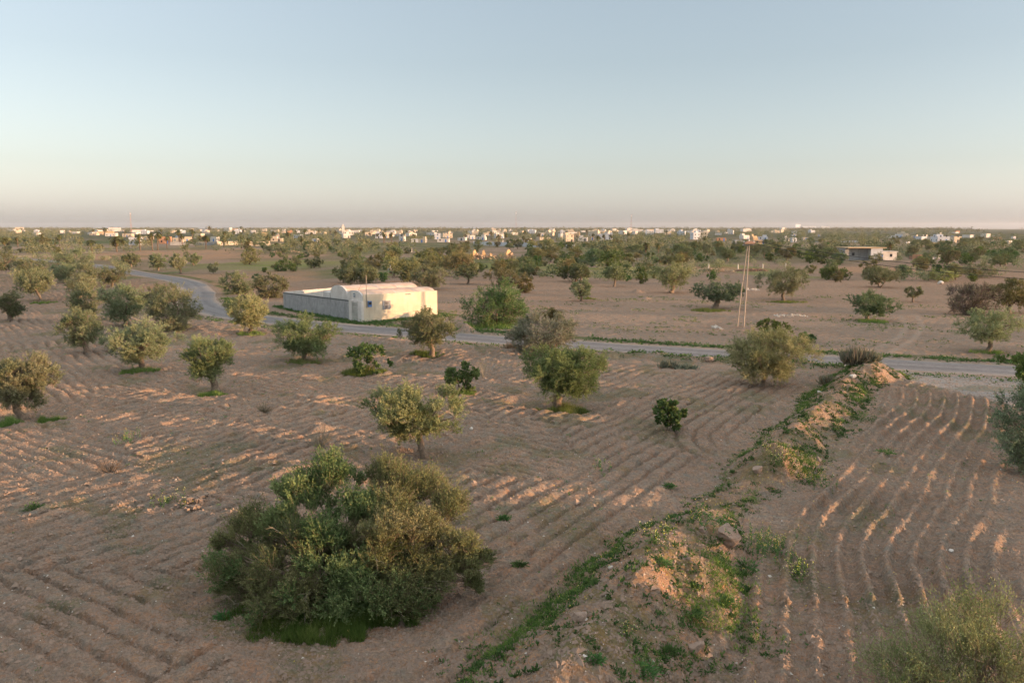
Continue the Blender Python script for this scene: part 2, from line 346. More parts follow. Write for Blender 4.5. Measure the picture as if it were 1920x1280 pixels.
def build_ground():
    rs = [0.0, 2, 4, 6, 8, 10, 12]
    r = 13.0
    while r < 9000:
        step = max(0.05, r * r / 13500.0)
        if r < 62: step = min(step, 0.105)
        elif r < 110: step = min(step, 0.3)
        rs.append(r); r += step
    rs = np.array(rs[1:])
    fine = np.arange(-38.0, 38.001, 0.075)
    coarse = np.concatenate([np.arange(-180, -38, 4.0), fine, np.arange(38.8, 179.9, 4.0)])
    th = np.radians(coarse); nt = len(th); nr = len(rs)
    X = np.outer(rs, np.sin(th)); Y = np.outer(rs, np.cos(th))
    z, m = land(X, Y, True)
    # colours (albedo)
    sh = X.shape
    c = np.empty(sh + (3,))
    base1 = np.array((0.325, 0.238, 0.175)); base2 = np.array((0.26, 0.20, 0.153)); red = np.array((0.345, 0.225, 0.152)); pale = base1
    n1 = ss(0.3, 0.7, fbm(X / 7, Y / 7, 50, 3)); n2 = ss(0.45, 0.75, fbm(X / 28, Y / 28, 53, 3)); n3 = fbm(X / 0.5, Y / 0.5, 55, 2)
    c[:] = base1; mix = lambda c, col, f: c * (1 - f[..., None]) + np.array(col) * f[..., None]
    c = mix(c, base2, n1 * 0.7); c = mix(c, red, n2 * 0.45)
    c = c * (0.86 + 0.28 * n3)[..., None]
    rr = m['r']
    # pale compacted earth: pits, track, road verges
    c = mix(c, (0.36, 0.325, 0.29), (1 - ss(3.1, 4.6, m['dT'] + 0.8 * (n3 - 0.5))) * 0.85)
    c = mix(c, (0.33, 0.255, 0.195), (1 - ss(3.0, 4.6, m['dR'] + 1.2 * (fbm(X / 2, Y / 2, 57, 2) - 0.5))) * 0.8)
    for arc in ([(1688, 592), (1701, 610), (1686, 632), (1640, 655), (1560, 668)], [(1720, 592), (1730, 612), (1713, 636), (1668, 662), (1600, 676)]):
        dA, _, _ = polyd(X, Y, [G(*q) for q in arc]); c = mix(c, (0.40, 0.31, 0.24), ss(0.5, 0.1, dA) * (rr < 140) * 0.5)
    # berm: slightly redder sand
    c = mix(c, (0.36, 0.235, 0.15), m['bm'] * 0.6)
    # far-off fields: grass and grain patches, bare red plots with sunlight painted in
    g1 = (0.09, 0.15, 0.04); g2 = (0.18, 0.24, 0.05); g3 = (0.11, 0.125, 0.06); o1 = (0.42, 0.255, 0.15); st = (0.52, 0.37, 0.21)
    PATCH = [(95, 450, 330, 458, g1), (380, 488, 650, 506, g2), (600, 500, 780, 520, g1), (700, 480, 1010, 500, g1), (800, 494, 1060, 506, g2), (1090, 500, 1260, 520, g2), (640, 470, 720, 480, g1),
             (1350, 494, 1440, 520, g2), (1740, 464, 1830, 471, g2), (1285, 463, 1360, 468, g2), (1830, 480, 1880, 486, g2), (30, 472, 110, 487, st), (320, 525, 370, 545, g1),
             (260, 505, 310, 530, g1), (260, 560, 300, 580, g1), (1290, 500, 1400, 508, o1),
             (420, 466, 640, 486, o1), (200, 466, 400, 488, o1), (330, 510, 560, 545, o1), (700, 525, 800, 545, o1), (940, 484, 1000, 492, g1), (300, 446, 640, 456, g3),
             (1560, 500, 1720, 512, o1), (1620, 470, 1920, 478, g3), (150, 560, 200, 580, o1), (600, 455, 900, 475, g3), (1030, 462, 1600, 490, g3), (1000, 455, 1300, 462, g3)]
    for x0, y0, x1, y1, col in PATCH:
        ax, ay = G((x0 + x1) / 2, (y0 + y1) / 2); _, yn = G(960, y1); _, yf = G(960, y0)
        hy = (yf - yn) / 2; cy = (yf + yn) / 2; hx = (x1 - x0) / 2 * cy / FPX; cx = ((x0 + x1) / 2 - 960) / FPX * cy
        q = 0.5 * np.maximum(np.abs(X - cx) / hx, np.abs(Y - cy) / hy) + 0.5 * np.hypot((X - cx) / hx, (Y - cy) / hy) + 1.0 * (fbm(X / 12, Y / 12, 81, 4) - 0.5)
        c = mix(c, np.array(col), ss(1.25, 0.8, q) * (0.75 + 0.25 * n3) * (m['dR'] > 4) * (0.55 + 0.45 * ss(0.3, 0.6, fbm(X / 9, Y / 3, 83, 2))))
    # scrub green mottling in the middle distance
    farm = ss(150, 300, rr)
    c = mix(c, g3, farm * 0.55 * ss(0.42, 0.62, fbm(X / 24, Y / 24, 85, 3)))
    c = mix(c, (0.22, 0.155, 0.11), ss(90, 150, rr) * (1 - ss(300, 500, rr)) * 0.35)
    c = mix(c, (0.10, 0.105, 0.065), ss(420, 1100, rr) * 0.93)
    # thin weeds greening the soil near the berm and round the trees
    weed = m['bm'] * ss(0.45, 0.65, fbm(X / 1.6, Y / 1.6, 87, 3)) * 0.6 + m['vm'] * ss(0.4, 0.6, fbm(X / 1.4, Y / 1.4, 88, 3)) * 0.5
    edge = ss(1.4, 0.3, np.abs(m['dR'] - 4.9)) * (~m['nearside']) * (rr < 260)
    weed = np.maximum(weed, edge * ss(0.35, 0.6, fbm(X / 2.3, Y / 2.3, 89, 2)) * 0.8)
    weed = np.maximum(weed, ss(0.60, 0.72, fbm(X / 2.7, Y / 2.7, 91, 3)) * 0.35 * m['nearside'] * (Y > 5))
    hx = (X - HOUSE_C[0]) * E1[0] + (Y - HOUSE_C[1]) * E1[1]; hy2 = (X - HOUSE_C[0]) * E2[0] + (Y - HOUSE_C[1]) * E2[1]
    weed = np.maximum(weed, 0.9 * ((hx > -2.0) & (hx < 13) & (hy2 > -2.2) & (hy2 < 22)))
    c = mix(c, (0.085, 0.115, 0.04), weed)
    c = np.clip(c, 0.01, 0.9)
    V = np.concatenate([[[0, 0, 0]], np.stack([X, Y, z], -1).reshape(-1, 3)])
    C = np.concatenate([[base1], c.reshape(-1, 3)])
    i = np.arange(nr - 1)[:, None] * nt; j = np.arange(nt)[None, :]; jn = (j + 1) % nt
    F = np.stack([1 + i + j, 1 + i + nt + j, 1 + i + nt + jn, 1 + i + jn], -1).reshape(-1, 4)[:, ::-1]
    F0 = np.stack([np.zeros(nt, int), 1 + np.arange(nt), 1 + (np.arange(nt) + 1) % nt], -1)[:, ::-1]
    mt, nt_, out = newmat("soil")
    p = nt_.nodes.new("ShaderNodeBsdfPrincipled"); p.inputs['Roughness'].default_value = 1.0; p.inputs['Specular IOR Level'].default_value = 0.0
    at = nt_.nodes.new("ShaderNodeAttribute"); at.attribute_name = "albedo"
    n = noise_node(nt_, 9, 6, 0.75); v = maprange(nt_, n.outputs[0], 0.3, 0.7, 0.6, 1.35)
    nc = noise_node(nt_, 3.1, 5, 0.7); nd = noise_node(nt_, 1.3, 4, 0.65)
    h1 = mixc(nt_, maprange(nt_, nc.outputs[0], 0.38, 0.62, 0, 1), (0.90, 1.0, 1.08), (1.12, 0.98, 0.88)); h2 = mixc(nt_, maprange(nt_, nd.outputs[0], 0.4, 0.62, 0, 1), (0.92, 0.98, 0.98), (1.07, 1.0, 0.96))
    c0 = mixc(nt_, 1.0, mixc(nt_, 1.0, at.outputs['Color'], h1, 'MULTIPLY'), h2, 'MULTIPLY')
    nt_.links.new(mixc(nt_, 1.0, c0, v, 'MULTIPLY'), p.inputs['Base Color'])
    b = nt_.nodes.new("ShaderNodeBump"); b.inputs['Strength'].default_value = 1.0; b.inputs['Distance'].default_value = 0.14
    n2 = noise_node(nt_, 7, 7, 0.72); nt_.links.new(n2.outputs[0], b.inputs['Height']); nt_.links.new(b.outputs[0], p.inputs['Normal'])
    nt_.links.new(p.outputs[0], out.inputs[0])
    g = mesh_np("ground", V, [F, F0], mt, smooth=True, cols={"albedo": C})
    tag(g, kind="structure")
build_ground()

def road_mat():
    m, nt, out = newmat("worn_asphalt"); p = nt.nodes.new("ShaderNodeBsdfPrincipled"); p.inputs['Roughness'].default_value = 0.95; p.inputs['Specular IOR Level'].default_value = 0.15
    at = nt.nodes.new("ShaderNodeAttribute"); at.attribute_name = "albedo"; n = noise_node(nt, 1.7, 6, 0.7); n2 = noise_node(nt, 11, 5, 0.7)
    c = mixc(nt, 1.0, at.outputs['Color'], maprange(nt, n.outputs[0], 0.3, 0.7, 0.8, 1.2), 'MULTIPLY'); nt.links.new(mixc(nt, 1.0, c, maprange(nt, n2.outputs[0], 0.3, 0.7, 0.78, 1.2), 'MULTIPLY'), p.inputs['Base Color'])
    b = nt.nodes.new("ShaderNodeBump"); b.inputs['Strength'].default_value = 0.7; b.inputs['Distance'].default_value = 0.05; nt.links.new(n2.outputs[0], b.inputs['Height']); nt.links.new(b.outputs[0], p.inputs['Normal'])
    nt.links.new(p.outputs[0], out.inputs[0]); return m
M['asphalt'] = road_mat()
def build_road():
    pts = np.array(smooth_path(ROAD, 4)); t = np.gradient(pts, axis=0); t /= np.linalg.norm(t, axis=1)[:, None]
    nrm = np.stack([-t[:, 1], t[:, 0]], 1)
    offs = np.array([-2.85, -2.5, -2.0, -1.4, -0.9, -0.4, 0, 0.4, 0.9, 1.4, 2.0, 2.5, 2.85]); V = []; CC = []
    for i, (p, q) in enumerate(zip(pts, nrm)):
        for o in offs:
            oo = o + (0.35 * (vn(i * 0.37, o * 3, 5) - 0.5) if abs(o) > 2 else 0)
            nn = float(fbm(np.array(i * 0.21), np.array(o * 1.3), 15, 3)); tr_ = max(math.exp(-((abs(o) - 1.05) / 0.38) ** 2), 0)
            ed = min(1, max(0, (abs(o) - 2.05 + (nn - .5) * 1.6) / 0.7)); cb = np.array((0.215, 0.198, 0.186)) * (1 - 0.26 * tr_) * (0.8 + 0.4 * nn); CC.append(cb * (1 - ed) + np.array((0.34, 0.26, 0.195)) * ed)
            V.append((p[0] + q[0] * oo, p[1] + q[1] * oo, 0.04 - 0.012 * abs(o)))
    k = len(offs)
    F = [(i * k + j, (i + 1) * k + j, (i + 1) * k + j + 1, i * k + j + 1) for i in range(len(pts) - 1) for j in range(k - 1)]
    V = np.array(V); F = np.array(F)
    e1 = V[F[0][1]] - V[F[0][0]]; e2 = V[F[0][2]] - V[F[0][0]]
    if np.cross(e1, e2)[2] < 0: F = F[:, ::-1]
    tag(mesh_np("road", V, F, M['asphalt'], smooth=True, cols={"albedo": np.array(CC)}), kind="structure")
build_road()

# ------------------------------------------------------------------ foliage
def unit(v): return v / (np.linalg.norm(v, axis=-1, keepdims=True) + 1e-9)
def leaves_mesh(name, P, D, L, W, tintv, mat, parent, rng, tw=None):
    """one pointed four-cornered leaf per row of P, pointing along D"""
    n = len(P); D = unit(D); R = unit(np.cross(D, rng.normal(size=(n, 3))))
    L = np.broadcast_to(L, (n,))[:, None]; W = np.broadcast_to(W, (n,))[:, None]
    V = np.stack([P, P + D * L * 0.45 + R * W * 0.5, P + D * L, P + D * L * 0.45 - R * W * 0.5], 1).reshape(-1, 3)
    F = np.arange(4 * n).reshape(-1, 4); T = np.repeat(np.clip(tintv, 0, 1), 4)
    if tw is None: return mesh_np(name, V, F, mat, parent, attrs={"tint": T})
    V2, F2 = tw
    return mesh_np(name, np.concatenate([V, V2]), np.concatenate([F, F2 + len(V)]), None, parent, attrs={"tint": np.concatenate([T, np.full(len(V2), 0.3)])},
                   mats=[mat, M['dry']], fm=np.concatenate([np.zeros(len(F)), np.ones(len(F2))]))
def twigs_arr(A, B, r0, r1):
    """three-sided twigs from A to B"""
    n = len(A); d = unit(B - A); a = unit(np.cross(d, np.array((0.3, 0.5, 0.81)))); b = np.cross(d, a)
    V = []
    for P, r in ((A, r0), (B, r1)):
        r = np.broadcast_to(r, (n,))[:, None]
        for k in range(3):
            an = 2 * math.pi * k / 3; V.append(P + r * (a * math.cos(an) + b * math.sin(an)))
    V = np.stack(V, 1).reshape(-1, 3); o = (np.arange(n) * 6)[:, None]
    F = np.concatenate([o + np.array([k, (k + 1) % 3, 3 + (k + 1) % 3, 3 + k]) for k in range(3)])
    return V, F
def grow(rng, C, R, nshoot, nleaf, up=0.5, outw=0.8, centre=None, spread=0.35, lumptint=None, stretch=1.0):
    """shoots grown out of lumps C with radii R -> leaf points, directions, tints, shoot starts and ends"""
    nl = len(C); centre = C.mean(0) if centre is None else centre
    ns = (nshoot * (R / R.mean()) ** 2).astype(int) + 3
    idx = np.repeat(np.arange(nl), ns); n = len(idx)
    d = unit(rng.normal(size=(n, 3)))
    out = unit(C - centre)[idx]
    d = unit(d + out * outw * 0.8 + np.array((0, 0, up)))
    O = C[idx] + rng.normal(size=(n, 3)) * R[idx, None] * 0.16
    ln = R[idx] * rng.uniform(0.65, 1.12, n) * stretch
    B = O + d * ln[:, None] + np.array((0, 0, 1)) * (ln * 0.12)[:, None]
    k = np.repeat(np.arange(n), nleaf); m = len(k)
    t = rng.uniform(0.22, 1.02, m) ** 0.8
    P = O[k] + (B[k] - O[k]) * t[:, None] + rng.normal(size=(m, 3)) * (R[idx][k] * spread * 0.18)[:, None]
    D = unit(d[k] * 0.75 + rng.normal(size=(m, 3)) * 0.5 + np.array((0, 0, 0.12)))
    lt = rng.uniform(0.12, 0.62, nl) if lumptint is None else lumptint
    tv = lt[idx][k] + rng.normal(size=m) * 0.13 + (t - 0.6) * 0.25
    return P, D, tv, O, B
def lumps(rng, n, rx, ry, rz, cz, rl=(0.28, 0.46), flat=0.35, hollow=0.45):
    """lump centres through an ellipsoid, denser towards its skin, with a ragged underside"""
    d = unit(rng.normal(size=(n, 3))); d[:, 2] = np.where(d[:, 2] < -flat, -flat + rng.uniform(-.1, .1, n), d[:, 2])
    d[:, 2] = (d[:, 2] + flat) / (1 + flat) * 2 - 1
    fl = 1 - 0.25 * (d[:, 2] < -0.3) * (1 - flat); q = rng.uniform(hollow * 0.7, 0.86, n)[:, None] ** 0.8
    d[:, :2] *= (np.sqrt(np.clip(1 - 0.8 * d[:, 2] ** 2, 0.15, 1)) / (np.hypot(d[:, 0], d[:, 1]) + 1e-6) * np.minimum(1, 0.25 + np.hypot(d[:, 0], d[:, 1])))[:, None]
    # uneven outline: some directions pushed out
    a = np.arctan2(d[:, 1], d[:, 0]); s = rng.uniform(0, 6.28, 4)
    w_ = 1 + 0.12 * np.sin(2 * a + s[0]) + 0.1 * np.sin(3 * a + s[1]) + 0.07 * np.sin(5 * a + s[2])
    C = d * q * np.array((rx, ry, rz)) * w_[:, None]; C[:, 2] += cz
    R = rng.uniform(*rl, n) * min(rx, ry, rz * 1.3)
    return C, R
def trunk_mesh(name, base_r, top, C, rng, parent, mat, nlimb=12, fork=2, k=7, kink=0.12, z0=-0.25):
    """gnarled trunk from the origin to 'top' with limbs reaching into the crown lumps"""
    mb = MB(); top = np.array(top, float); L = np.linalg.norm(top)
    side = rng.normal(size=3) * kink * L; side[2] = 0
    pts = []; rad = []
    for i in range(7):
        t = i / 6; p = top * t + side * math.sin(math.pi * t) * (1 if i % 2 else 0.75); p[2] = z0 * (1 - t) + top[2] * t
        pts.append(p); rad.append(base_r * (1.45 - 1.6 * t + 0.9 * t * t) * (1 + 0.12 * math.sin(i * 2.1)))
    mb.tube(pts, rad, k)
    forks = []
    for i in range(fork):
        a = 2 * math.pi * (i + rng.uniform(0, 0.5)) / fork
        f = top + np.array((math.cos(a), math.sin(a), 0.9)) * L * 0.28
        mb.tube([top - (0, 0, base_r * 0.3), (top + f) / 2 + rng.normal(size=3) * 0.03 * L, f], [base_r * 0.75, base_r * 0.55, base_r * 0.42], k - 1)
        forks.append(f)
    sel = rng.permutation(len(C))[:nlimb]
    for i in sel:
        f = forks[int(np.argmin([np.linalg.norm(C[i] - q) for q in forks]))]
        mid = (f * 0.5 + C[i] * 0.5) + rng.normal(size=3) * 0.06 * L - np.array((0, 0, 0.05 * L))
        mb.tube([f, mid, C[i]], [base_r * 0.38, base_r * 0.22, base_r * 0.07], 5)
    return mb.build(name, mat, parent, smooth=True)

def olive(px, py, x0, x1, yt, yb, label, seed, name="olive_tree", group=None, cat="tree", mat='olive', nl=34, ns=13, nlf=16, leaf=(0.10, 0.032),
          up=0.55, tr=0.16, trunks=1, tintc=(1, 1, 1), twig=0.006, flat=0.35, depth=0.85, hollow=0.45, dry=0, lt=None, tintr=(0.12, 0.6), topx=None):
    rng = np.random.default_rng(seed); nl = int(nl * (2.0 if name != 'fig_shrub' else 0.9)); ns = int(ns * (0.85 if name != 'fig_shrub' else 0.7))
    x, y = G(px, py); m = mpp(y); zt = (zat(y, yt) - gz(x, y)) * 0.98; zb = max(0.1, zat(y, yb) - gz(x, y))
    rx = (x1 - x0) / 2 * m; cx = ((x0 + x1) / 2 - px) * m; rz = (zt - zb) / 2; cz = (zt + zb) / 2
    o = empty(name, (x, y, gz(x, y)), label, cat, group)
    C, R = lumps(rng, nl, rx * 0.93, rx * depth, rz * 0.88, cz - rz * 0.05, flat=flat, hollow=hollow)
    if name == 'fig_shrub': R *= 0.72
    if flat >= 0.7: C[:, 2] = np.maximum(C[:, 2].max() - (C[:, 2].max() - C[:, 2]) * 1.3, 0.12)
    C[:, 0] += cx
    tt = np.array((cx * 0.75 if topx is None else topx, rng.uniform(-.1, .1), max(0.25, zb + rz * 0.25)))
    zn = (C[:, 2] - cz) / max(rz, .1)
    ltn = rng.uniform(*tintr, nl)
    P, D, tv, O, B = grow(rng, C, R, ns, int(nlf * 1.5), up=up, centre=np.array((cx, 0, cz - rz * 0.3)), lumptint=ltn)
    leaves_mesh("crown", P, D, rng.uniform(leaf[0] * 0.8, leaf[0] * 1.4, len(P)), leaf[1] * 1.35, tv, M[mat], o, rng,
                twigs_arr(O, B, twig * 1.6, twig * 0.5) if twig else None).color = (*tintc, 1)
    if trunks == 1:
        trunk_mesh("trunk", tr * 1.3, tt, C, rng, o, M['bark'], nlimb=min(nl, 14))
    else:
        for k in range(trunks):
            a = 6.28 * k / trunks + rng.uniform(0, 1); sub = C[np.argsort(-(C[:, 0] * math.cos(a) + C[:, 1] * math.sin(a)))[:max(4, nl // trunks)]]
            trunk_mesh("trunk", tr * 0.6, (cx * 0.5 + rx * 0.3 * math.cos(a), rx * 0.3 * math.sin(a), zt * 0.35), sub, rng, o, M['bark'], nlimb=10, fork=1, k=6)
    if dry:
        n = dry; d = unit(rng.normal(size=(n, 3)) + np.array((0, 0, 0.4))); S = C[rng.integers(0, nl, n)]
        E_ = S + d * rng.uniform(0.5, 1.1, n)[:, None] * rz * 0.6
        k = np.repeat(np.arange(n), 5); t = rng.uniform(0.3, 0.95, len(k))[:, None]
        A2 = S[k] + (E_[k] - S[k]) * t; B2 = A2 + unit(d[k] + rng.normal(size=(len(k), 3)) * 0.7) * rng.uniform(0.15, 0.4, len(k))[:, None]
        V1, F1 = twigs_arr(S, E_, 0.010, 0.004); V2, F2 = twigs_arr(A2, B2, 0.006, 0.003)
        V = np.concatenate([V1, V2]); mesh_np("dead_branch", V, np.concatenate([F1, F2 + len(V1)]), M['dry'], o, attrs={"tint": np.full(len(V), 0.6)})["kind"] = "stuff"
    return o

def grass_ring(px, py, rx, ry, n, hgt, label, seed, name="grass_patch", mat='grass', tm=0.35, hole=0.0, cat="grass", wid=0.012, kind="stuff", worldxy=None):
    rng = np.random.default_rng(seed); x, y = worldxy or G(px, py)
    a = rng.uniform(0, 6.28, n); q = np.sqrt(rng.uniform(hole, 1, n)) * (0.40 + 0.95 * vn(np.cos(a) * 1.6 + 9, np.sin(a) * 1.6 + seed, 5))
    X = x + np.cos(a) * q * rx; Y = y + np.sin(a) * q * ry
    keep = vn(X / 0.35, Y / 0.35, seed) * 0.6 + 0.4 * vn(X / .9, Y / .9, seed + 1) > 0.16 + 0.85 * q ** 3; X = X[keep]; Y = Y[keep]; q = q[keep]; n = len(X)
    Z = land(X, Y) - 0.02; h = hgt * 1.5 * rng.uniform(0.3, 1.15, n) * (1.15 - 0.6 * q) * (0.35 + 1.1 * vn(X / 0.4, Y / 0.4, seed + 7))
    B0 = np.stack([X, Y, Z], 1); lean = rng.normal(size=(n, 3)) * 0.32; lean[:, 2] = 1
    D = unit(lean); R = unit(np.cross(D, rng.normal(size=(n, 3)))) * wid
    tip = B0 + D * h[:, None]; tip[:, 2] -= h * 0.08
    V = np.stack([B0 - R, B0 + R, tip], 1).reshape(-1, 3)
    tv = np.clip(tm + rng.normal(size=n) * 0.16 + (vn(X / 0.6, Y / 0.6, seed + 2) - 0.5) * 0.5, 0, 1)
    o = mesh_np(name, V, np.arange(3 * n).reshape(-1, 3), M[mat], attrs={"tint": np.repeat(tv, 3)})
    return tag(o, label if kind != "stuff" else None, cat if kind != "stuff" else None, None, kind)

# --- foreground bushes and trees (each grown by itself)
def big_bush():
    rng = np.random.default_rng(3); X0, Y0 = G(618, 1128); m = mpp(Y0); z0 = gz(X0, Y0)
    o = empty("olive_bush", (X0, Y0, z0), "huge sprawling olive bush with many dry twigs, nearest the camera in the left half", "bush")
    # masses of foliage: photo position, depth offset (m), radius (px), tint, colour kind
    B_ = [(560, 905, 1.3, 62, .25, 0), (620, 880, 1.8, 62, .1, 0), (660, 935, .9, 62, .15, 0), (520, 965, .9, 55, .35, 0), (590, 985, .2, 60, .12, 0), (690, 1000, 0, 60, .35, 1), (455, 960, 1.0, 52, .3, 1),
          (770, 900, 1.6, 70, .3, 1), (820, 925, 1.2, 55, .5, 1), (730, 930, .8, 60, .5, 1), (720, 870, 1.8, 50, .35, 1), (780, 975, .4, 62, .62, 1), (700, 960, -.2, 52, .7, 1), (850, 985, .3, 45, .55, 1),
          (500, 1035, -.1, 58, .55, 1), (440, 1030, .3, 48, .4, 1), (560, 1070, -.6, 55, .45, 1), (640, 1060, -.7, 60, .2, 0), (480, 1095, -.7, 46, .4, 1), (540, 1120, -1.0, 52, .35, 1), (620, 1120, -1.1, 48, .15, 0),
          (720, 1075, -.6, 60, .35, 1), (790, 1050, -.2, 55, .35, 1), (855, 1030, .2, 46, .3, 1), (885, 1060, .1, 30, .3, 1), (700, 1125, -.9, 46, .15, 0), (400, 985, .8, 28, .3, 1), (415, 1065, .0, 30, .25, 1), (770, 1105, -.6, 40, .2, 0), (905, 1010, .4, 20, .3, 1)]
    for kind, nm, mt, tc, lf in ((0, "crown", 'olive', (0.96, 1.06, 0.80), (0.078, 0.028)), (1, "crown", 'olive', (1.04, 1.08, 0.86), (0.064, 0.019))):
        C = []; R = []; T = []
        for px, py, dy, rp, t, k in B_:
            if k != kind: continue
            y = Y0 + dy; q = mpp(y) * rp * 0.78; c = np.array(((px - 960) / FPX * y * 1.01 - X0, dy, max(0.3, zat(y, py + 40) - z0)))
            for j in range(13):
                d = unit(rng.normal(size=3)); d[2] = abs(d[2]) * 1.0 - 0.25; C.append(c + d * q * rng.uniform(.3, 1.0)); R.append(q * rng.uniform(.42, .8)); T.append(t + rng.uniform(-.2, .25))
        nf_ = 46 if kind else 26
        for j in range(nf_):
            a = rng.uniform(0, 6.28); u = math.sqrt(rng.random()); zz = rng.uniform(0.25, 2.3) * (1 - 0.45 * u); C.append(np.array((u * 3.5 * math.cos(a) - 0.1, u * 1.7 * math.sin(a) + 0.3 * zz, zz))); R.append(rng.uniform(.35, .6)); T.append(rng.uniform(-.1, .35))
        C = np.array(C); R = np.array(R); C[:, 2] = np.maximum(C[:, 2], 0.15)
        P, D, tv, O, B = grow(rng, C, R, 24, 22 if kind else 24, up=0.75, outw=0.9, centre=np.array((0, 0.2, 0.6)), lumptint=np.array(T), stretch=1.35)
        leaves_mesh(nm, P, D, rng.uniform(lf[0] * .75, lf[0] * 1.3, len(P)), lf[1] * 1.3, tv, M[mt], o, rng, twigs_arr(O, B, 0.008, 0.003)).color = (*tc, 1)
        if kind:
            n = 190; i = rng.integers(0, len(C), n); d = unit(C[i] - np.array((0, 0, .3)) + rng.normal(size=(n, 3)) * 0.8); S = C[i] - d * 0.3; E_ = S + d * rng.uniform(0.7, 1.2, n)[:, None]
            k = np.repeat(np.arange(n), 7); t = rng.uniform(0.25, 0.98, len(k))[:, None]; A2 = S[k] + (E_[k] - S[k]) * t; B2 = A2 + unit(d[k] + rng.normal(size=(len(k), 3)) * 0.7) * rng.uniform(0.12, 0.4, len(k))[:, None]
            V1, F1 = twigs_arr(S, E_, 0.011, 0.005); V2, F2 = twigs_arr(A2, B2, 0.006, 0.003); V = np.concatenate([V1, V2])
            mesh_np("dead_branch", V, np.concatenate([F1, F2 + len(V1)]), M['dry'], o, attrs={"tint": np.full(len(V), 0.5)})["kind"] = "stuff"
            for kk in range(7):
                a = kk * 0.9; sub = C[np.argsort(-(C[:, 0] * math.cos(a) + C[:, 1] * math.sin(a)))[:30]]
                trunk_mesh("stem", 0.09, (1.1 * math.cos(a), 0.7 * math.sin(a), 0.9), sub, rng, o, M['bark'], nlimb=10, fork=2, k=6)
big_bush()
olive(800, 858, 684, 882, 712, 822, "olive tree with leafless twig on its right, directly behind the huge bush", 7, nl=44, ns=20, nlf=20, leaf=(0.085, 0.028), up=0.9, tr=0.15, dry=26, tintr=(0.2, 0.75), tintc=(1.05, 1.1, 0.9))
olive(1057, 768, 962, 1142, 648, 736, "dome-crowned olive tree on a bright green grass ring, centre right of the ploughed field", 15, nl=60, ns=20, nlf=18, leaf=(0.085, 0.028), up=0.35, tr=0.26, flat=0.4, tintr=(0.08, 0.6), tintc=(0.9, 1.08, 0.78))
olive(405, 735, 340, 441, 626, 707, "small round olive tree on a thick straight trunk inside a swept ring", 22, nl=40, ns=18, nlf=18, leaf=(0.085, 0.028), up=0.6, tr=0.21, tintr=(0.1, 0.6), tintc=(1, 1.1, .9))
olive(52, 788, -30, 106, 664, 752, "olive tree with a long sunlit leaning trunk at the left edge", 31, nl=48, ns=18, nlf=18, leaf=(0.085, 0.028), up=0.7, tr=0.17, tintr=(0.2, 0.7), topx=-0.6)
olive(268, 700, 194, 333, 598, 676, "broad olive tree on a stout trunk with dark grass below, left of the round one", 34, nl=48, ns=16, nlf=16, leaf=(0.10, 0.034), tr=0.2, tintr=(0.2, 0.65))
olive(165, 664, 112, 203, 578, 645, "dark low-hanging olive tree just left of and behind the broad one", 36, nl=34, ns=14, nlf=15, leaf=(0.11, 0.036), tr=0.2, tintr=(0.0, 0.5))
olive(570, 680, 507, 646, 588, 662, "wide bushy olive tree on a slanting trunk in front of the grey courtyard wall", 41, nl=48, ns=15, nlf=16, leaf=(0.10, 0.034), tr=0.18, tintr=(0.1, 0.5), tintc=(0.9, 1.05, 0.85))
olive(808, 672, 738, 872, 581, 646, "grey-green olive tree in front of the right end of the white house", 46, nl=46, ns=15, nlf=16, leaf=(0.10, 0.034), tr=0.19, tintr=(0.0, 0.55), tintc=(1.15, 1.15, 1.1))
olive(1028, 664, 935, 1100, 580, 655, "silvery olive bush reaching the ground beside the road, centre of the photo", 52, nl=55, ns=15, nlf=15, leaf=(0.105, 0.036), tr=0.16, trunks=3, flat=0.7, tintr=(0.1, 0.7), tintc=(1.2, 1.22, 1.5))
olive(1428, 728, 1350, 1522, 612, 708, "large golden olive tree on a thin trunk below the tall twin pole", 57, nl=60, ns=16, nlf=17, leaf=(0.095, 0.032), tr=0.13, up=0.5, tintr=(0.3, 0.85), tintc=(1.05, 0.98, 0.85))
olive(467, 626, 417, 516, 549, 612, "round brownish olive tree with an orange sunlit trunk, left of the house beside the road", 61, nl=36, ns=12, nlf=14, leaf=(0.13, 0.045), tr=0.2, tintr=(0.3, 0.75), tintc=(1.15, 1.05, 0.9))
olive(928, 612, 860, 1002, 527, 607, "big dense green bushy tree right of the white house", 66, nl=60, ns=14, nlf=15, leaf=(0.13, 0.045), tr=0.16, trunks=4, flat=0.8, depth=0.6, mat='green', tintr=(0.1, 0.6), name="carob_bush", cat="bush", tintc=(1.1, 1.0, 1.0))
olive(325, 620, 274, 381, 530, 614, "double-crowned olive tree with foliage to the ground, left of the bend", 71, nl=46, ns=12, nlf=14, leaf=(0.13, 0.045), tr=0.17, trunks=2, flat=0.75, tintr=(0.15, 0.6))
olive(233, 612, 186, 278, 525, 602, "tall full olive tree in the middle of the left cluster", 75, nl=38, ns=12, nlf=14, leaf=(0.13, 0.045), tr=0.17, flat=0.6, tintr=(0.05, 0.55))
olive(163, 604, 122, 200, 535, 592, "olive tree with a forked orange trunk showing, upper left of the left cluster", 77, nl=30, ns=11, nlf=13, leaf=(0.13, 0.045), tr=0.17)
olive(79, 566, 24, 108, 506, 548, "spreading olive tree alone on bare soil with a thin dark trunk, far left", 81, nl=34, ns=11, nlf=12, leaf=(0.15, 0.05), tr=0.16, up=0.2)
olive(20, 603, -12, 54, 542, 590, "olive tree with a sunlit stump-like trunk cut by the left edge of the photo", 83, nl=28, ns=12, nlf=13, leaf=(0.13, 0.045), tr=0.26, tintr=(0.0, 0.5))
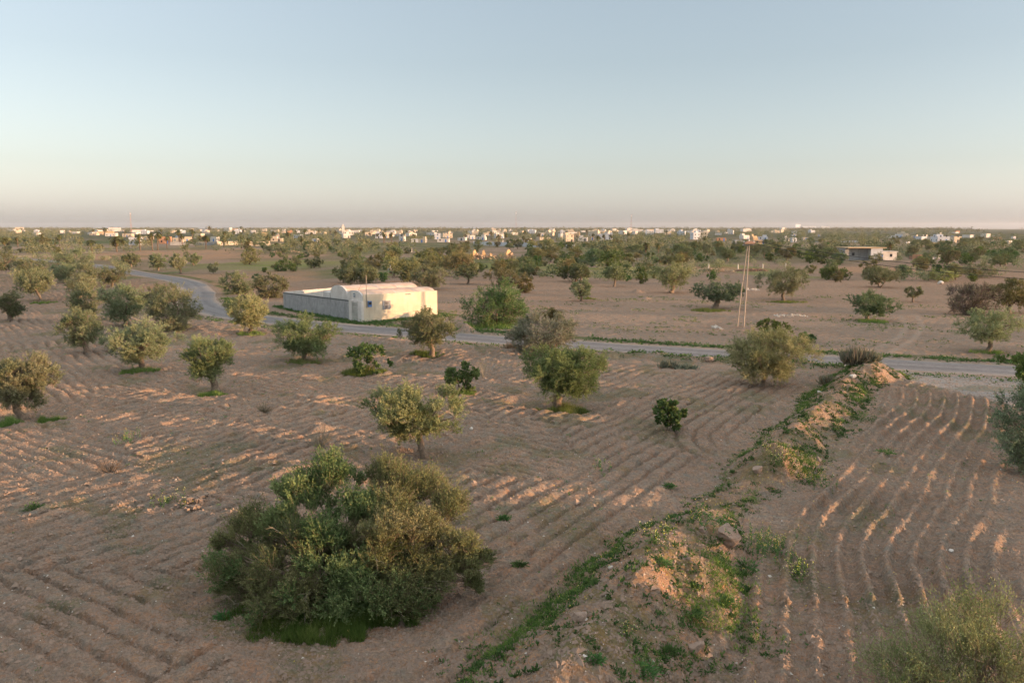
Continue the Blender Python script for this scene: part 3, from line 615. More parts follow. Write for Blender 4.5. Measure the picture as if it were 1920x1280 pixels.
olive(1340, 578, 1294, 1406, 526, 563, "dark flat-topped olive tree on a thick dark trunk, left of the twin pole", 85, nl=44, ns=12, nlf=12, leaf=(0.15, 0.05), tr=0.34, up=0.1, tintr=(0.0, 0.35), tintc=(0.8, 0.9, 0.95))
olive(1470, 563, 1414, 1528, 499, 548, "wide olive tree with a forked low trunk, right of the twin pole", 88, nl=46, ns=12, nlf=12, leaf=(0.15, 0.05), tr=0.18, up=0.2, tintr=(0.2, 0.7))
olive(1628, 600, 1578, 1685, 546, 588, "dark umbrella-shaped olive tree standing by the curved wheel tracks", 90, nl=44, ns=12, nlf=13, leaf=(0.13, 0.045), tr=0.2, up=0.0, flat=0.25, tintr=(0.0, 0.4), tintc=(0.82, 0.92, 0.85))
olive(1648, 539, 1602, 1694, 500, 532, "half dark, half golden olive bush behind the umbrella-shaped olive", 92, nl=44, ns=10, nlf=11, leaf=(0.18, 0.06), tr=0.2, trunks=3, flat=0.6)
olive(1712, 566, 1689, 1736, 535, 556, "small light olive shrub right of the umbrella-shaped olive", 94, nl=18, ns=10, nlf=10, leaf=(0.15, 0.05), tr=0.1, name="olive_shrub", cat="shrub")
olive(1824, 590, 1774, 1872, 526, 586, "bare grey-lilac thorny tree with dense twigs and a green underside, right side", 96, nl=48, ns=13, nlf=7, leaf=(0.12, 0.035), tr=0.2, trunks=3, flat=0.7, tintc=(0.95, 0.9, 1.0), dry=90, twig=0.022, name="thorn_tree")
olive(1893, 586, 1855, 1935, 520, 575, "brown-green round tree at the right edge behind the lilac thorny tree", 98, nl=34, ns=12, nlf=11, leaf=(0.16, 0.055), tr=0.2, tintc=(1.0, 0.9, 0.7))
olive(1848, 660, 1788, 1922, 578, 640, "open-crowned olive tree with hanging tufts beyond the road at right", 101, nl=44, ns=12, nlf=12, leaf=(0.11, 0.038), tr=0.17, up=-0.1, flat=0.6, tintr=(0.3, 0.8), tintc=(0.98, 1, 0.9))
olive(1925, 888, 1853, 2010, 700, 850, "blue-green olive tree cut by the right edge beside the dirt track", 104, nl=60, ns=14, nlf=15, leaf=(0.085, 0.03), tr=0.15, flat=0.7, tintr=(0.1, 0.5), tintc=(0.85, 0.95, 1.05))
olive(1925, 800, 1880, 1990, 640, 716, "bright green leafy tree poking in at the right edge above the blue-green olive", 106, nl=30, ns=14, nlf=13, leaf=(0.11, 0.06), tr=0.12, mat='green', tintr=(0.3, 0.8), name="fig_tree", tintc=(1.2, 1.2, 1))
olive(1795, 1400, 1590, 2010, 1102, 1390, "out-of-focus feathery olive bush in the bottom right corner", 109, nl=62, ns=15, nlf=18, leaf=(0.055, 0.017), up=1.0, tr=0.1, trunks=5, flat=0.7, twig=0.004, name="olive_bush", cat="bush", hollow=0.3, tintr=(0.2, 0.95), tintc=(1.0, 1.1, 0.85), dry=50)
olive(1257, 549, 1222, 1302, 489, 538, "upright olive tree with a flaring trunk, between the road and the stone heap", 111, nl=36, ns=10, nlf=11, leaf=(0.17, 0.06), tr=0.3, tintr=(0.2, 0.7), tintc=(1, .95, .85))
olive(1089, 564, 1064, 1116, 523, 556, "small bushy olive tree below the dark flat olive, centre right", 113, nl=24, ns=10, nlf=11, leaf=(0.16, 0.055), tr=0.14)
olive(1079, 528, 1044, 1114, 492, 525, "dark wide olive tree touching the ground, centre right", 115, nl=34, ns=10, nlf=10, leaf=(0.2, 0.07), tr=0.2, flat=0.6, tintr=(0.0, 0.4), tintc=(.85, .95, .8))
olive(1143, 505, 1117, 1168, 469, 503, "solitary dense green ball-shaped tree right of the ruined walls", 117, nl=34, ns=10, nlf=10, leaf=(0.24, 0.09), tr=0.2, flat=0.8, mat='green', tintr=(0.1, 0.6), name="carob_tree", tintc=(1.2, 1.05, 1))
olive(804, 543, 768, 842, 496, 536, "olive tree behind the house roof, right of the white water tank", 119, nl=36, ns=10, nlf=10, leaf=(0.18, 0.06), tr=0.25, tintr=(0.2, 0.7))
olive(657, 535, 634, 682, 497, 531, "left one of the two dark olive trees right behind the house roof", 121, nl=28, ns=10, nlf=10, leaf=(0.18, 0.06), tr=0.2, flat=0.6)
olive(692, 535, 672, 714, 498, 531, "right one of the two dark olive trees right behind the house roof", 123, nl=26, ns=10, nlf=10, leaf=(0.18, 0.06), tr=0.2, flat=0.6)
olive(446, 551, 420, 474, 506, 549, "olive tree left of the pair behind the grey courtyard wall", 125, nl=28, ns=10, nlf=11, leaf=(0.18, 0.06), tr=0.2, flat=0.7, tintr=(0.1, 0.5))
olive(508, 558, 466, 548, 510, 553, "bigger olive tree of the pair behind the grey courtyard wall", 127, nl=40, ns=11, nlf=11, leaf=(0.17, 0.06), tr=0.25, flat=0.7, tintr=(0.15, 0.6))
olive(985, 548, 968, 1000, 522, 546, "brownish shrub peeking out behind the big green bushy tree", 129, nl=18, ns=10, nlf=10, leaf=(0.16, 0.06), tr=0.1, name="olive_shrub", cat="shrub", flat=.8, tintc=(1, .85, .7))
olive(938, 535, 905, 998, 503, 533, "pale olive tree behind the big green bushy tree", 131, nl=36, ns=10, nlf=10, leaf=(0.18, 0.06), tr=0.2, flat=.7, tintc=(1, .92, .8), tintr=(.3, .8))
olive(246, 501, 225, 267, 473, 497, "round olive tree where the road vanishes, left", 133, nl=24, ns=9, nlf=9, leaf=(0.24, 0.09), tr=0.22, tintr=(.0, .5))
olive(297, 507, 278, 316, 474, 503, "left one of a touching pair of olives beyond the road, left", 135, nl=24, ns=9, nlf=9, leaf=(0.24, 0.09), tr=0.22, tintr=(.0, .5))
olive(338, 513, 316, 352, 476, 503, "olive tree with a bare orange trunk, right one of a touching pair, left", 137, nl=22, ns=9, nlf=9, leaf=(0.24, 0.09), tr=0.22, tintr=(.3, .8))
olive(364, 498, 346, 378, 473, 494, "small tree half green half brown at the start of the green strip", 139, nl=18, ns=9, nlf=9, leaf=(0.24, 0.09), tr=0.2)
olive(467, 496, 447, 494, 461, 493, "bushy tree widening upward, standing at the green strip left of centre", 141, nl=24, ns=9, nlf=9, leaf=(0.24, 0.09), tr=0.2, tintc=(1, .9, .75))
olive(137, 504, 93, 182, 462, 500, "large dark olive clump beside the vanishing road, upper left", 143, nl=50, ns=10, nlf=10, leaf=(0.2, 0.07), tr=0.25, flat=.7, trunks=3)
olive(16, 508, -22, 36, 466, 502, "olive tree at the upper left edge of the photo", 145, nl=34, ns=9, nlf=10, leaf=(0.2, 0.07), tr=0.25, flat=.7)
olive(55, 519, 24, 88, 484, 514, "low wide olive tree right of the upper left edge tree", 147, nl=34, ns=9, nlf=10, leaf=(0.2, 0.07), tr=0.2, flat=.7)
olive(62, 543, 26, 98, 503, 536, "loose olive tree behind the lone one on bare soil, far left", 149, nl=30, ns=9, nlf=10, leaf=(0.17, 0.06), tr=0.2, flat=.6)
olive(122, 531, 92, 150, 490, 527, "left olive of the row above the left cluster", 151, nl=30, ns=9, nlf=10, leaf=(0.18, 0.06), tr=0.2, flat=.6)
olive(160, 533, 138, 188, 491, 530, "middle olive of the row above the left cluster", 153, nl=30, ns=9, nlf=10, leaf=(0.18, 0.06), tr=0.2, flat=.6)
olive(212, 538, 184, 242, 499, 532, "right olive of the row above the left cluster, beside the road", 155, nl=32, ns=9, nlf=10, leaf=(0.17, 0.06), tr=0.2, flat=.6)
olive(152, 560, 120, 190, 512, 556, "olive tree between the row and the forked trunk olive, left cluster", 157, nl=32, ns=10, nlf=11, leaf=(0.15, 0.05), tr=0.2, flat=.6, tintr=(.3, .8))
olive(300, 575, 262, 318, 533, 572, "olive tree tucked behind the double-crowned one", 159, nl=26, ns=10, nlf=11, leaf=(0.15, 0.05), tr=0.2, flat=.7)
olive(548, 505, 534, 566, 480, 503, "gnarled dark shrubby tree in the green strip, left of centre", 161, nl=16, ns=9, nlf=9, leaf=(0.22, 0.08), tr=0.2, tintc=(.8, .8, .8))
olive(590, 503, 570, 608, 480, 501, "dark open shrubby tree right of the gnarled one in the green strip", 163, nl=18, ns=9, nlf=8, leaf=(0.22, 0.08), tr=0.2, tintc=(.75, .7, .65))
olive(529, 508, 512, 548, 487, 506, "low green shrub at the foot of the gnarled tree in the green strip", 165, nl=16, ns=9, nlf=9, leaf=(0.22, 0.08), tr=0.1, name="olive_shrub", cat="shrub", flat=.8, mat='green')
olive(400, 513, 389, 411, 488, 511, "small pointed light green shrub on red soil beyond the road bend", 167, nl=12, ns=9, nlf=9, leaf=(0.2, 0.07), tr=0.08, name="olive_shrub", cat="shrub", flat=.8, tintr=(.4, .9))
# fig-like shrubs and low greens
olive(686, 706, 632, 742, 636, 704, "straggly fig shrub with pale bare stems and a dark green skirt, left of centre", 171, nl=26, ns=7, nlf=8, leaf=(0.19, 0.13), mat='green', tr=0.05, trunks=4, flat=.9, dry=14, name="fig_shrub", cat="shrub", hollow=.2)
olive(866, 741, 826, 906, 672, 738, "fig shrub with a yellow-green top and dark foot, behind the olive with the leafless twig", 173, nl=24, ns=7, nlf=8, leaf=(0.18, 0.12), mat='green', tr=0.05, trunks=4, flat=.9, dry=12, name="fig_shrub", cat="shrub", hollow=.2, tintr=(.2, 1))
olive(1252, 817, 1217, 1289, 738, 812, "dark green fig shrub alone among the curved furrows", 175, nl=26, ns=7, nlf=9, leaf=(0.16, 0.12), mat='green', tr=0.04, trunks=3, flat=.9, name="fig_shrub", cat="shrub", hollow=.2, tintr=(.0, .5))
olive(1450, 630, 1405, 1492, 598, 628, "bright green low shrub at the foot of the twin pole", 177, nl=24, ns=9, nlf=10, leaf=(0.13, 0.05), mat='green', tr=0.05, trunks=3, flat=.9, name="green_shrub", cat="shrub", tintc=(1.2, 1.15, 1))
olive(1510, 641, 1492, 1530, 624, 640, "small low green shrub on the far road verge right of the golden olive", 179, nl=12, ns=8, nlf=9, leaf=(0.13, 0.05), mat='green', tr=0.04, trunks=2, flat=.9, name="green_shrub", cat="shrub")
olive(1560, 525, 1530, 1602, 499, 524, "wide green bush beyond the field, left of the half golden bush", 181, nl=30, ns=9, nlf=9, leaf=(0.18, 0.07), mat='green', tr=0.1, trunks=3, flat=.9, name="green_bush", cat="bush", tintc=(1.1, 1.05, 1))
olive(1768, 528, 1736, 1800, 505, 526, "yellow-green bush above the white stone, right side", 183, nl=26, ns=9, nlf=9, leaf=(0.18, 0.07), tr=0.1, trunks=3, flat=.9, name="green_bush", cat="bush", tintr=(.4, .9), tintc=(1.1, 1.15, .8))
olive(1838, 520, 1800, 1880, 490, 518, "low olive bush cluster near the right edge, above the lilac tree", 185, nl=26, ns=9, nlf=9, leaf=(0.2, 0.08), tr=0.1, trunks=3, flat=.9, name="green_bush", cat="bush", tintr=(.2, .8))

# ------------------------------------------------------------------ copies of grown prototypes for the middle distance
def proto_tree(seed, rx, ht, zb, name, mat='olive_far', nl=30, ns=10, nlf=14, leaf=(0.22, 0.10), flat=0.4, tr=0.2, up=0.3, tint=(0.05, 0.7), trunk=True):
    rng = np.random.default_rng(seed); rz = (ht - zb) / 2
    o = bpy.data.objects.new(name, None)
    C, R = lumps(rng, nl, rx * 0.9, rx * 0.85, rz, (ht + zb) / 2, flat=flat)
    P, D, tv, O, B = grow(rng, C, R, ns, nlf, up=up, lumptint=rng.uniform(*tint, nl))
    cr = leaves_mesh("crown", P, D, rng.uniform(leaf[0] * 0.7, leaf[0] * 1.3, len(P)), leaf[1], tv, M[mat], o, rng)
    tk = trunk_mesh("trunk", tr, (rng.uniform(-.3, .3), rng.uniform(-.3, .3), max(0.3, zb + rz * 0.2)), C, rng, o, M['bark'], nlimb=7, fork=2, k=6) if trunk else None
    for q in (cr, tk):
        if q: COL.objects.unlink(q)
    return o, [q for q in (cr, tk) if q]
def place(proto, x, y, s, label, cat, group, name, rz=None, tintc=None, sz=None):
    o0, kids = proto
    o = o0.copy(); o.name = name; COL.objects.link(o)
    o.location = (x, y, gz(x, y)); o.rotation_euler = (0, 0, random.uniform(0, 6.28) if rz is None else rz); o.scale = (s, s, s * (sz or random.uniform(0.88, 1.12)))
    tag(o, label, cat, group)
    for k in kids:
        c = k.copy(); COL.objects.link(c); c.parent = o
        if tintc and k.name.startswith("crown"): c.color = (*tintc, 1)
    return o
OLP = [proto_tree(200 + i, 2.6, 3.6, 0.7 + 0.15 * (i % 3), "olive_tree", tint=[(0.05, .5), (.2, .7), (.35, .95)][i % 3], flat=[.35, .6, .8][(i // 2) % 3], nl=22 + 2 * i) for i in range(8)]
SHP = [proto_tree(300 + i, 1.5, 1.9, 0.05, "scrub_bush", mat=['olive_far', 'green'][i % 2], nl=16, ns=9, nlf=12, leaf=(0.2, 0.09), flat=0.8, tr=0.07, trunk=True) for i in range(4)]

LMARK = [(20, "the left edge"), (75, "the pale stubble field"), (128, "the dark eucalyptus clump"), (215, "the long white villa"), (253, "the first lattice mast"), (300, "the twin palms"), (340, "the blue-domed building"),
         (395, "the blue-grey wall"), (470, "the cream wall"), (530, "the ochre cube house"), (600, "the solitary olive"), (640, "the mosque tower"), (715, "the pink-walled villa"), (785, "the low white row"), (832, "the cream terrace house"),
         (880, "the white cube houses"), (940, "the ruined walls"), (967, "the second lattice mast"), (1025, "the small cream house"), (1062, "the big cream villa"), (1135, "the blue-white hall"), (1181, "the third lattice mast"),
         (1220, "the pair of sunlit palms"), (1312, "the bright white villa"), (1355, "the stone heap"), (1395, "the tall twin pole"), (1425, "the ochre farm building"), (1497, "the block on the horizon"), (1560, "the thin far pole"),
         (1640, "the white shed"), (1735, "the orange brick wall"), (1780, "the long white block"), (1893, "the small white cube"), (1915, "the right edge")]
USED = {}
def uniq(parts, px, py):
    """label = look + place by the nearest landmark; the first of several wordings that nothing else carries"""
    ds = sorted(LMARK, key=lambda q: abs(q[0] - px))
    row = "among the town trees" if py < 462 else "in the far scrub" if py < 478 else "in the middle scrub" if py < 500 else "beyond the road"
    cands = []
    for q in ds[:4]:
        rel = "in line with" if abs(q[0] - px) < 7 else ("left of" if px < q[0] else "right of")
        for p in parts: cands.append(f"{p} {row} {rel} {q[1]}")
    for c in cands:
        if c not in USED: USED[c] = 1; return c
    c = cands[-1] + ', ' + ('nearer' if py > 445 else 'farther'); USED[c] = 1; return c
def where(px, py):
    """place words tied to things one can find"""
    if py < 462: d = "in the belt of trees before the town"
    elif py < 480: d = "in the far scrub below the town"
    elif py < 502: d = "in the middle scrub"
    else: d = "beyond the road"
    if px < 250: s = "left of the mast with the white building"
    elif px < 520: s = "between the long cream wall and the green strip"
    elif px < 860: s = "behind the white house"
    elif px < 1060: s = "round the ruined walls"
    elif px < 1290: s = "between the ruin and the stone heap"
    elif px < 1480: s = "behind the tall twin pole"
    elif px < 1700: s = "near the shed with the palm"
    else: s = "towards the right edge"
    return d + " " + s
AVOID = [(1586, 460, 1700, 513), (872, 470, 985, 502), (1290, 490, 1490, 520), (1290, 445, 1450, 462), (725, 498, 750, 530), (40, 472, 100, 486), (1725, 476, 1760, 490), (725, 498, 748, 514), (390, 486, 640, 504), (95, 448, 330, 458), (1290, 500, 1440, 522), (330, 512, 560, 540), (190, 462, 450, 474)]
placed = []
def scatter(px0, py0, px1, py1, n, frac_shrub, srange, grp=True):
    k = 0; tries = 0
    while k < n and tries < n * 30:
        tries += 1
        px = random.uniform(px0, px1); py = random.uniform(py0, py1)
        if any(a < px < c and b < py < d for a, b, c, d in AVOID) and random.random() < 0.93: continue
        x, y = G(px, py)
        dR, _, _ = polyd(np.array([x]), np.array([y]), ROAD)
        if dR[0] < 5: continue
        if any((x - a) ** 2 + (y - b) ** 2 < (2.2 + y * 0.004) ** 2 for a, b in placed): continue
        placed.append((x, y)); k += 1
        tc = random.choice([(1, 1, 1), (0.85, 0.95, 0.85), (1.1, 0.95, 0.8), (1.0, 0.9, 0.78), (0.75, 0.9, 0.8), (1.15, 1.1, 0.85)])
        hue = {(1, 1, 1): "grey-green", (0.85, 0.95, 0.85): "dark", (1.1, 0.95, 0.8): "golden", (1.0, 0.9, 0.78): "brownish", (0.75, 0.9, 0.8): "blackish green", (1.15, 1.1, 0.85): "light green"}[tc]
        s = random.uniform(*srange)
        if random.random() < frac_shrub:
            place(random.choice(SHP), x, y, s * 1.15, uniq([f"{hue} low bush", f"{hue} low {'wide' if s > 1 else 'small'} bush"], px, py), "bush", "bushes scattered beyond the road", "scrub_bush", tintc=tc)
        else:
            place(random.choice(OLP), x, y, s, uniq([f"{hue} olive tree", f"{'large' if s > 1.05 else 'small'} {hue} olive tree"], px, py), "tree", "olive trees scattered beyond the road", "olive_tree", tintc=tc)
for a in [(640, 466, 900, 520, 32, .3, (.8, 1.35)), (860, 460, 1300, 500, 110, .45, (.75, 1.5)), (1280, 458, 1920, 500, 130, .4, (.8, 1.5)), (1000, 498, 1290, 530, 10, .7, (.6, .9)),
          (1560, 495, 1925, 525, 10, .6, (.6, 1.0)), (-10, 452, 300, 462, 22, .2, (.9, 1.3)), (430, 458, 700, 472, 20, .3, (.9, 1.3)), (0, 462, 190, 500, 4, .3, (.9, 1.1)), (380, 474, 640, 486, 3, .3, (.8, 1)),
          (1440, 500, 1560, 520, 4, .6, (.6, .9)), (640, 500, 900, 538, 9, .2, (.8, 1.2)), (880, 498, 1060, 528, 9, .4, (.7, 1.1)), (1060, 498, 1300, 538, 7, .5, (.7, 1.1)), (640, 478, 1900, 530, 60, 1.0, (.5, 1.0)), (190, 478, 640, 530, 14, 1.0, (.5, .9)), (0, 455, 640, 474, 22, .4, (.8, 1.2))]:
    scatter(*a)

# trees that belong to the grove behind and to the right of the viewpoint; they shade the field
i = 0
for gy in np.arange(-22, 80, 12.5):
    for gx in np.arange(12, 104, 12.5):
        x = gx + random.uniform(-3, 3); y = gy + random.uniform(-3, 3)
        if x < 0.70 * y + 7 or math.hypot(x, y) < 20: continue
        if polyd(np.array([x]), np.array([y]), ROAD)[0][0] < 5.5 or polyd(np.array([x]), np.array([y]), TRACK)[0][0] < 3.5: continue
        place(OLP[i % 8], x, y, random.uniform(0.75, 1.05), "olive tree of the grove standing outside the photo on the right", "tree", "olive trees outside the frame", "olive_tree", tintc=(1, 1, 1)); i += 1

# ------------------------------------------------------------------ date palms
def proto_palm(seed, ht, nf=38, fl=2.6, r=0.22, lean=0.25, name="date_palm"):
    rng = np.random.default_rng(seed)
    o = bpy.data.objects.new(name, None); mb = MB()
    dx, dy = rng.normal(size=2) * lean
    if ht > 0.5:
        pts = [(dx * (t ** 2), dy * (t ** 2), ht * t - 0.3 * (1 - t)) for t in np.linspace(0, 1, 9)]
        mb.tube(pts, [r * (1.35 if i == 0 else 1.0 + 0.18 * (i % 2)) for i in range(9)], 8)
    top = np.array((dx, dy, ht))
    V = []; T = []; F = []
    for k in range(nf):
        az = rng.uniform(0, 6.28); el = math.radians(80 - 125 * (k / nf) + rng.uniform(-8, 8)); L = fl * rng.uniform(0.8, 1.1) * (0.75 if el > 1.1 else 1)
        h = np.array((math.cos(az), math.sin(az), 0)); p = top.copy(); e = el; tn = 0.1 + 0.55 * rng.random() + (0.35 if el < -0.45 else 0)
        nseg = 9; sd = np.array((-h[1], h[0], 0))
        for s_ in range(nseg):
            d = h * math.cos(e) + np.array((0, 0, 1)) * math.sin(e); q = p + d * L / nseg
            if s_ >= 1:
                ll = 0.42 * math.sin(math.pi * (s_ + 0.8) / (nseg + 1.2)) ** 0.6 * fl / 2.6
                upv = np.cross(sd, d)
                for sg in (-1, 1):
                    for u in (0.0, 0.33, 0.66):
                        b = p + (q - p) * u; w_ = (q - p) * 0.17
                        tip = b + sd * sg * ll + d * ll * 0.55 - upv * ll * 0.12 - np.array((0, 0, 0.18 * ll))
                        n = len(V); V += [b - w_, b + w_, tip + w_ * 0.2, tip - w_ * 0.2]; F.append((n, n + 1, n + 2, n + 3)); T += [tn] * 4
            n = len(V); wq = sd * 0.03; V += [p - wq, p + wq, q + wq, q - wq]; F.append((n, n + 1, n + 2, n + 3)); T += [tn] * 4
            p = q; e -= math.radians(11 + 3 * rng.random())
    cr = mesh_np("fronds", V, np.array(F), M['palm'], o, attrs={"tint": np.clip(T, 0, 1)})
    kids = [cr]
    if ht > 0.5: kids.append(mb.build("trunk", M['palmbark'], o, True))
    for q in kids: COL.objects.unlink(q)
    return o, kids
PALM = [proto_palm(400 + i, h) for i, h in enumerate((5.0, 6.5, 4.0, 5.6))] + [proto_palm(410, 1.2, 52, 2.9, 0.35)]
def palm(px, py, yt, label, bushy=False):
    x, y = G(px, py); h = zat(y, yt) - 0.0
    pr = PALM[4] if bushy else random.choice(PALM[:4]); ph = {0: 6.9, 1: 8.4, 2: 5.9, 3: 7.5, 4: 3.6}[PALM.index(pr)]
    c = random.choice([(1, 1, 1), (0.9, 1, 0.85), (1.1, 0.95, 0.75)])
    return place(pr, x, y, max(0.5, h / ph), label, "palm tree", "date palms", "date_palm", tintc=c, sz=1)
for a in [(173, 475, 446, "stout date palm in front of the green field, left of the open-ground palms"), (219, 472, 438, "slender date palm second from left on the open ground"), (263, 470, 434, "tall date palm with a bare orange trunk, third on the open ground"),
          (286, 470, 432, "left one of the twin date palms with dark trunks"), (296, 469, 430, "right one of the twin date palms with dark trunks"), (313, 466, 438, "date palm right behind the twin palms"),
          (342, 464, 436, "thin date palm before the yellow building with the blue dome"), (386, 467, 437, "date palm before the right end of the blue-grey wall"), (420, 463, 437, "thick date palm at the left end of the cream wall"),
          (453, 466, 440, "date palm hiding the middle of the cream wall"), (466, 466, 443, "low date palm right of the middle of the cream wall"), (565, 463, 444, "date palm left of the round solitary olive"),
          (10, 466, 441, "date palm at the left edge beside others"), (34, 464, 441, "second date palm from the left edge"), (80, 456, 434, "date palm rising left of the dark eucalyptus clump"), (112, 462, 436, "leaning date palm with an orange trunk, left"),
          (232, 470, 444, "bushy dark date palm beside the pale wall"), (1210, 478, 449, "left one of two sunlit date palms in the scrub right of centre"), (1234, 480, 452, "right one of two sunlit date palms in the scrub right of centre"),
          (1320, 462, 441, "date palm before the bright white villa right of centre"), (1146, 455, 437, "date palm right of the blue-white hall"), (1122, 455, 438, "date palm left of the blue-white hall"),
          (1668, 487, 450, "tall date palm in front of the white shed"), (197, 440, 424, "date palm above the horizon near the long white villa"), (393, 436, 421, "dark date palm standing over the horizon, left"), (452, 436, 422, "small palm on the horizon left of centre")]:
    palm(*a)
palm(848, 470, 446, "bushy trunkless date palm left of the ruin", True)
palm(1035, 606, 566, "small spiky palm sprout between the green bush and the field", True).scale = (0.75, 0.75, 0.75)
for k in range(70):
    px = random.triangular(0, 1500, 500); py = random.uniform(438, 458)
    if any(a < px < c and b < py < d for a, b, c, d in AVOID): continue
    x, y = G(px, py); sc_ = random.uniform(0.85, 1.35)
    place(random.choice(PALM[:4]), x, y, sc_, uniq(["date palm", "tall date palm" if sc_ > 1.1 else "short date palm"], px, py), "palm tree", "date palms among the town trees", "date_palm", tintc=(1, .95, .85), sz=1)

# ------------------------------------------------------------------ the white vaulted house and its courtyard
def house():
    C = HOUSE_C; rz = math.atan2(E1[1], E1[0]); z0 = gz(*C)
    o = empty("vaulted_house", (C[0], C[1], z0), "white flat-walled house with two orange barrel-vaulted roofs beside the road", "house", rz=rz)
    # local frame: +x along the front wall (E1), +y into the plot (about E2)
    L = 10.3
    wl = MB().box(0, L, 0, 0.22, -0.4, 3.22); wl.build("front_wall", M['front'], o)
    MB().box(L - 0.22, L, 0.22, 9.0, -0.4, 3.15).build("end_wall", M['white'], o)
    MB().box(0.22, L - 0.22, 8.8, 9.0, -0.4, 3.1).build("back_wall", M['white'], o)
    def gable(ya, yb, zs, zp, nm):
        n = 12; mb = MB(); prof = [(ya, -0.4)] + [(ya + (yb - ya) * (0.5 - 0.5 * math.cos(math.pi * i / n)), zs + (zp - zs) * math.sin(math.pi * i / n)) for i in range(n + 1)] + [(yb, -0.4)]
        V = [(0.003, y, z) for y, z in prof] + [(0.22, y, z) for y, z in prof]; k = len(prof)
        F = [tuple(range(k)), tuple(range(2 * k - 1, k - 1, -1))] + [(i, k + i, k + (i + 1) % k, (i + 1) % k) for i in range(k)]
        mb.add(V, F); return mb.build(nm, M['white'], o)
    g1 = gable(0.22, 4.3, 2.75, 3.62, "gable_wall"); gable(4.305, 8.8, 3.0, 3.98, "gable_wall")
    for ya, yb, zs, zp in ((0.22, 4.25, 2.8, 3.59), (4.35, 8.78, 3.0, 3.93)):
        n = 14; V = []
        for xx in np.linspace(0.22, L - 0.05, 15):
            for i in range(n + 1):
                V.append((xx, ya + (yb - ya) * (0.5 - 0.5 * math.cos(math.pi * i / n)), zs + (zp - zs) * math.sin(math.pi * i / n) + 0.02 * math.sin(xx * 3.1)))
        F = [(a * (n + 1) + b, a * (n + 1) + b + 1, (a + 1) * (n + 1) + b + 1, (a + 1) * (n + 1) + b) for a in range(14) for b in range(n)]
        mb = MB(); mb.add(V, F)
        v = mb.build("vault_roof", M['vault'], o, True)
        for fx in (4.6, 7.3):
            rb = MB(); pr = [(fx + 0.09 * k_, ya + (yb - ya) * (0.5 - 0.5 * math.cos(math.pi * i / n)), zs + (zp - zs) * math.sin(math.pi * i / n) + 0.035) for k_ in (0, 1) for i in range(2, n - 1)]
            h = len(pr) // 2; rb.add(pr, [(i, i + 1, h + i + 1, h + i) for i in range(h - 1)]); rb.build("mortar_band", M['white'], v)
    # low side block
    MB().box(0.0, 3.0, 9.0, 10.9, -0.4, 2.95).build("side_block", M['white'], o)
    # window with shutters and bars
    wd = MB().box(2.72, 3.38, -0.035, 0.0, 1.32, 2.36).build("window", M['shutter'], o)
    MB().box(2.80, 3.30, -0.045, -0.035, 1.40, 2.28).build("pane", M['darkglass'], wd)
    for k, xx in enumerate((2.50, 3.40)):
        MB().box(xx, xx + 0.2, -0.05, -0.003, 1.30, 2.38).build("shutter", M['shutter'], wd)
    gb = MB()
    for i in range(4): gb.box(2.86 + i * 0.12, 2.875 + i * 0.12, -0.07, -0.055, 1.40, 2.28)
    gb.box(2.8, 3.3, -0.075, -0.06, 1.82, 1.84); gb.build("window_bars", M['plastic'], wd)
    # round vent in the gable
    vb = MB(); V = [(-0.04, 2.3 + 0.26 * math.cos(a), 3.05 + 0.26 * math.sin(a)) for a in np.linspace(0, 6.28, 13)[:-1]] + [(0.0, 2.3 + 0.28 * math.cos(a), 3.05 + 0.28 * math.sin(a)) for a in np.linspace(0, 6.28, 13)[:-1]]
    vb.add(V, [tuple(range(12))] + [(i, 12 + i, 12 + (i + 1) % 12, (i + 1) % 12) for i in range(12)]); vt = vb.build("round_vent", M['shutter'], o)
    MB().box(-0.052, -0.042, 2.15, 2.45, 3.02, 3.08).build("vent_bar", M['plastic'], vt)
    # gate portal with ornate metal door, facing the same way as the grey wall
    MB().box(-0.30, -0.003, 0.0, 0.95, -0.4, 2.42).build("gate_pier", M['white'], o)
    MB().box(-0.30, -0.003, 2.45, 3.25, -0.4, 2.42).build("gate_pier", M['white'], o)
    MB().box(-0.32, -0.003, 0.95, 2.45, 2.2, 2.44).build("gate_lintel", M['white'], o)
    dr = MB().box(-0.24, -0.2, 0.97, 2.43, 0.02, 2.2).build("gate_door", M['metaldoor'], o)
    db = MB()
    for i in range(7): db.box(-0.27, -0.245, 1.03 + i * 0.225, 1.07 + i * 0.225, 0.08, 2.14)
    for z in (0.1, 0.5, 1.1, 1.65, 2.1): db.box(-0.275, -0.25, 0.99, 2.41, z, z + 0.04)
    for i in range(6):
        for z in (0.8, 1.38, 1.88): db.tube([(-0.262, 1.10 + i * 0.225 + 0.06 * math.cos(a), z + 0.12 * math.sin(a)) for a in np.linspace(0, 6.28, 9)], 0.014, 4, False)
    db.build("door_scrollwork", M['white'], dr)
    MB().box(-0.29, -0.245, 2.25, 2.32, 1.0, 1.2).build("door_handle", M['steel'], dr)
    mbx = MB().box(0.52, 1.0, -0.16, -0.003, 1.75, 2.40).build("meter_box", M['blue'], o)
    MB().box(0.56, 0.96, -0.172, -0.162, 2.0, 2.34).build("meter_window", M['darkglass'], mbx)
    MB().box(0.5, 1.02, -0.2, -0.003, 2.41, 2.45).build("box_roof", M['blue'], mbx)
    MB().tube([(0.38, -0.06, 1.7), (0.38, -0.06, 5.5)], [0.045, 0.035], 6).build("conduit_mast", M['concrete'], o)
    lb = MB().tube([(6.1, 0, 2.95), (6.1, -0.3, 3.05)], 0.02, 5); lb.tube([(5.9, -0.3, 2.98), (6.1, -0.32, 3.06), (6.3, -0.3, 2.98)], [0.05, 0.07, 0.05], 6); lb.build("wall_lamp", M['steel'], o)
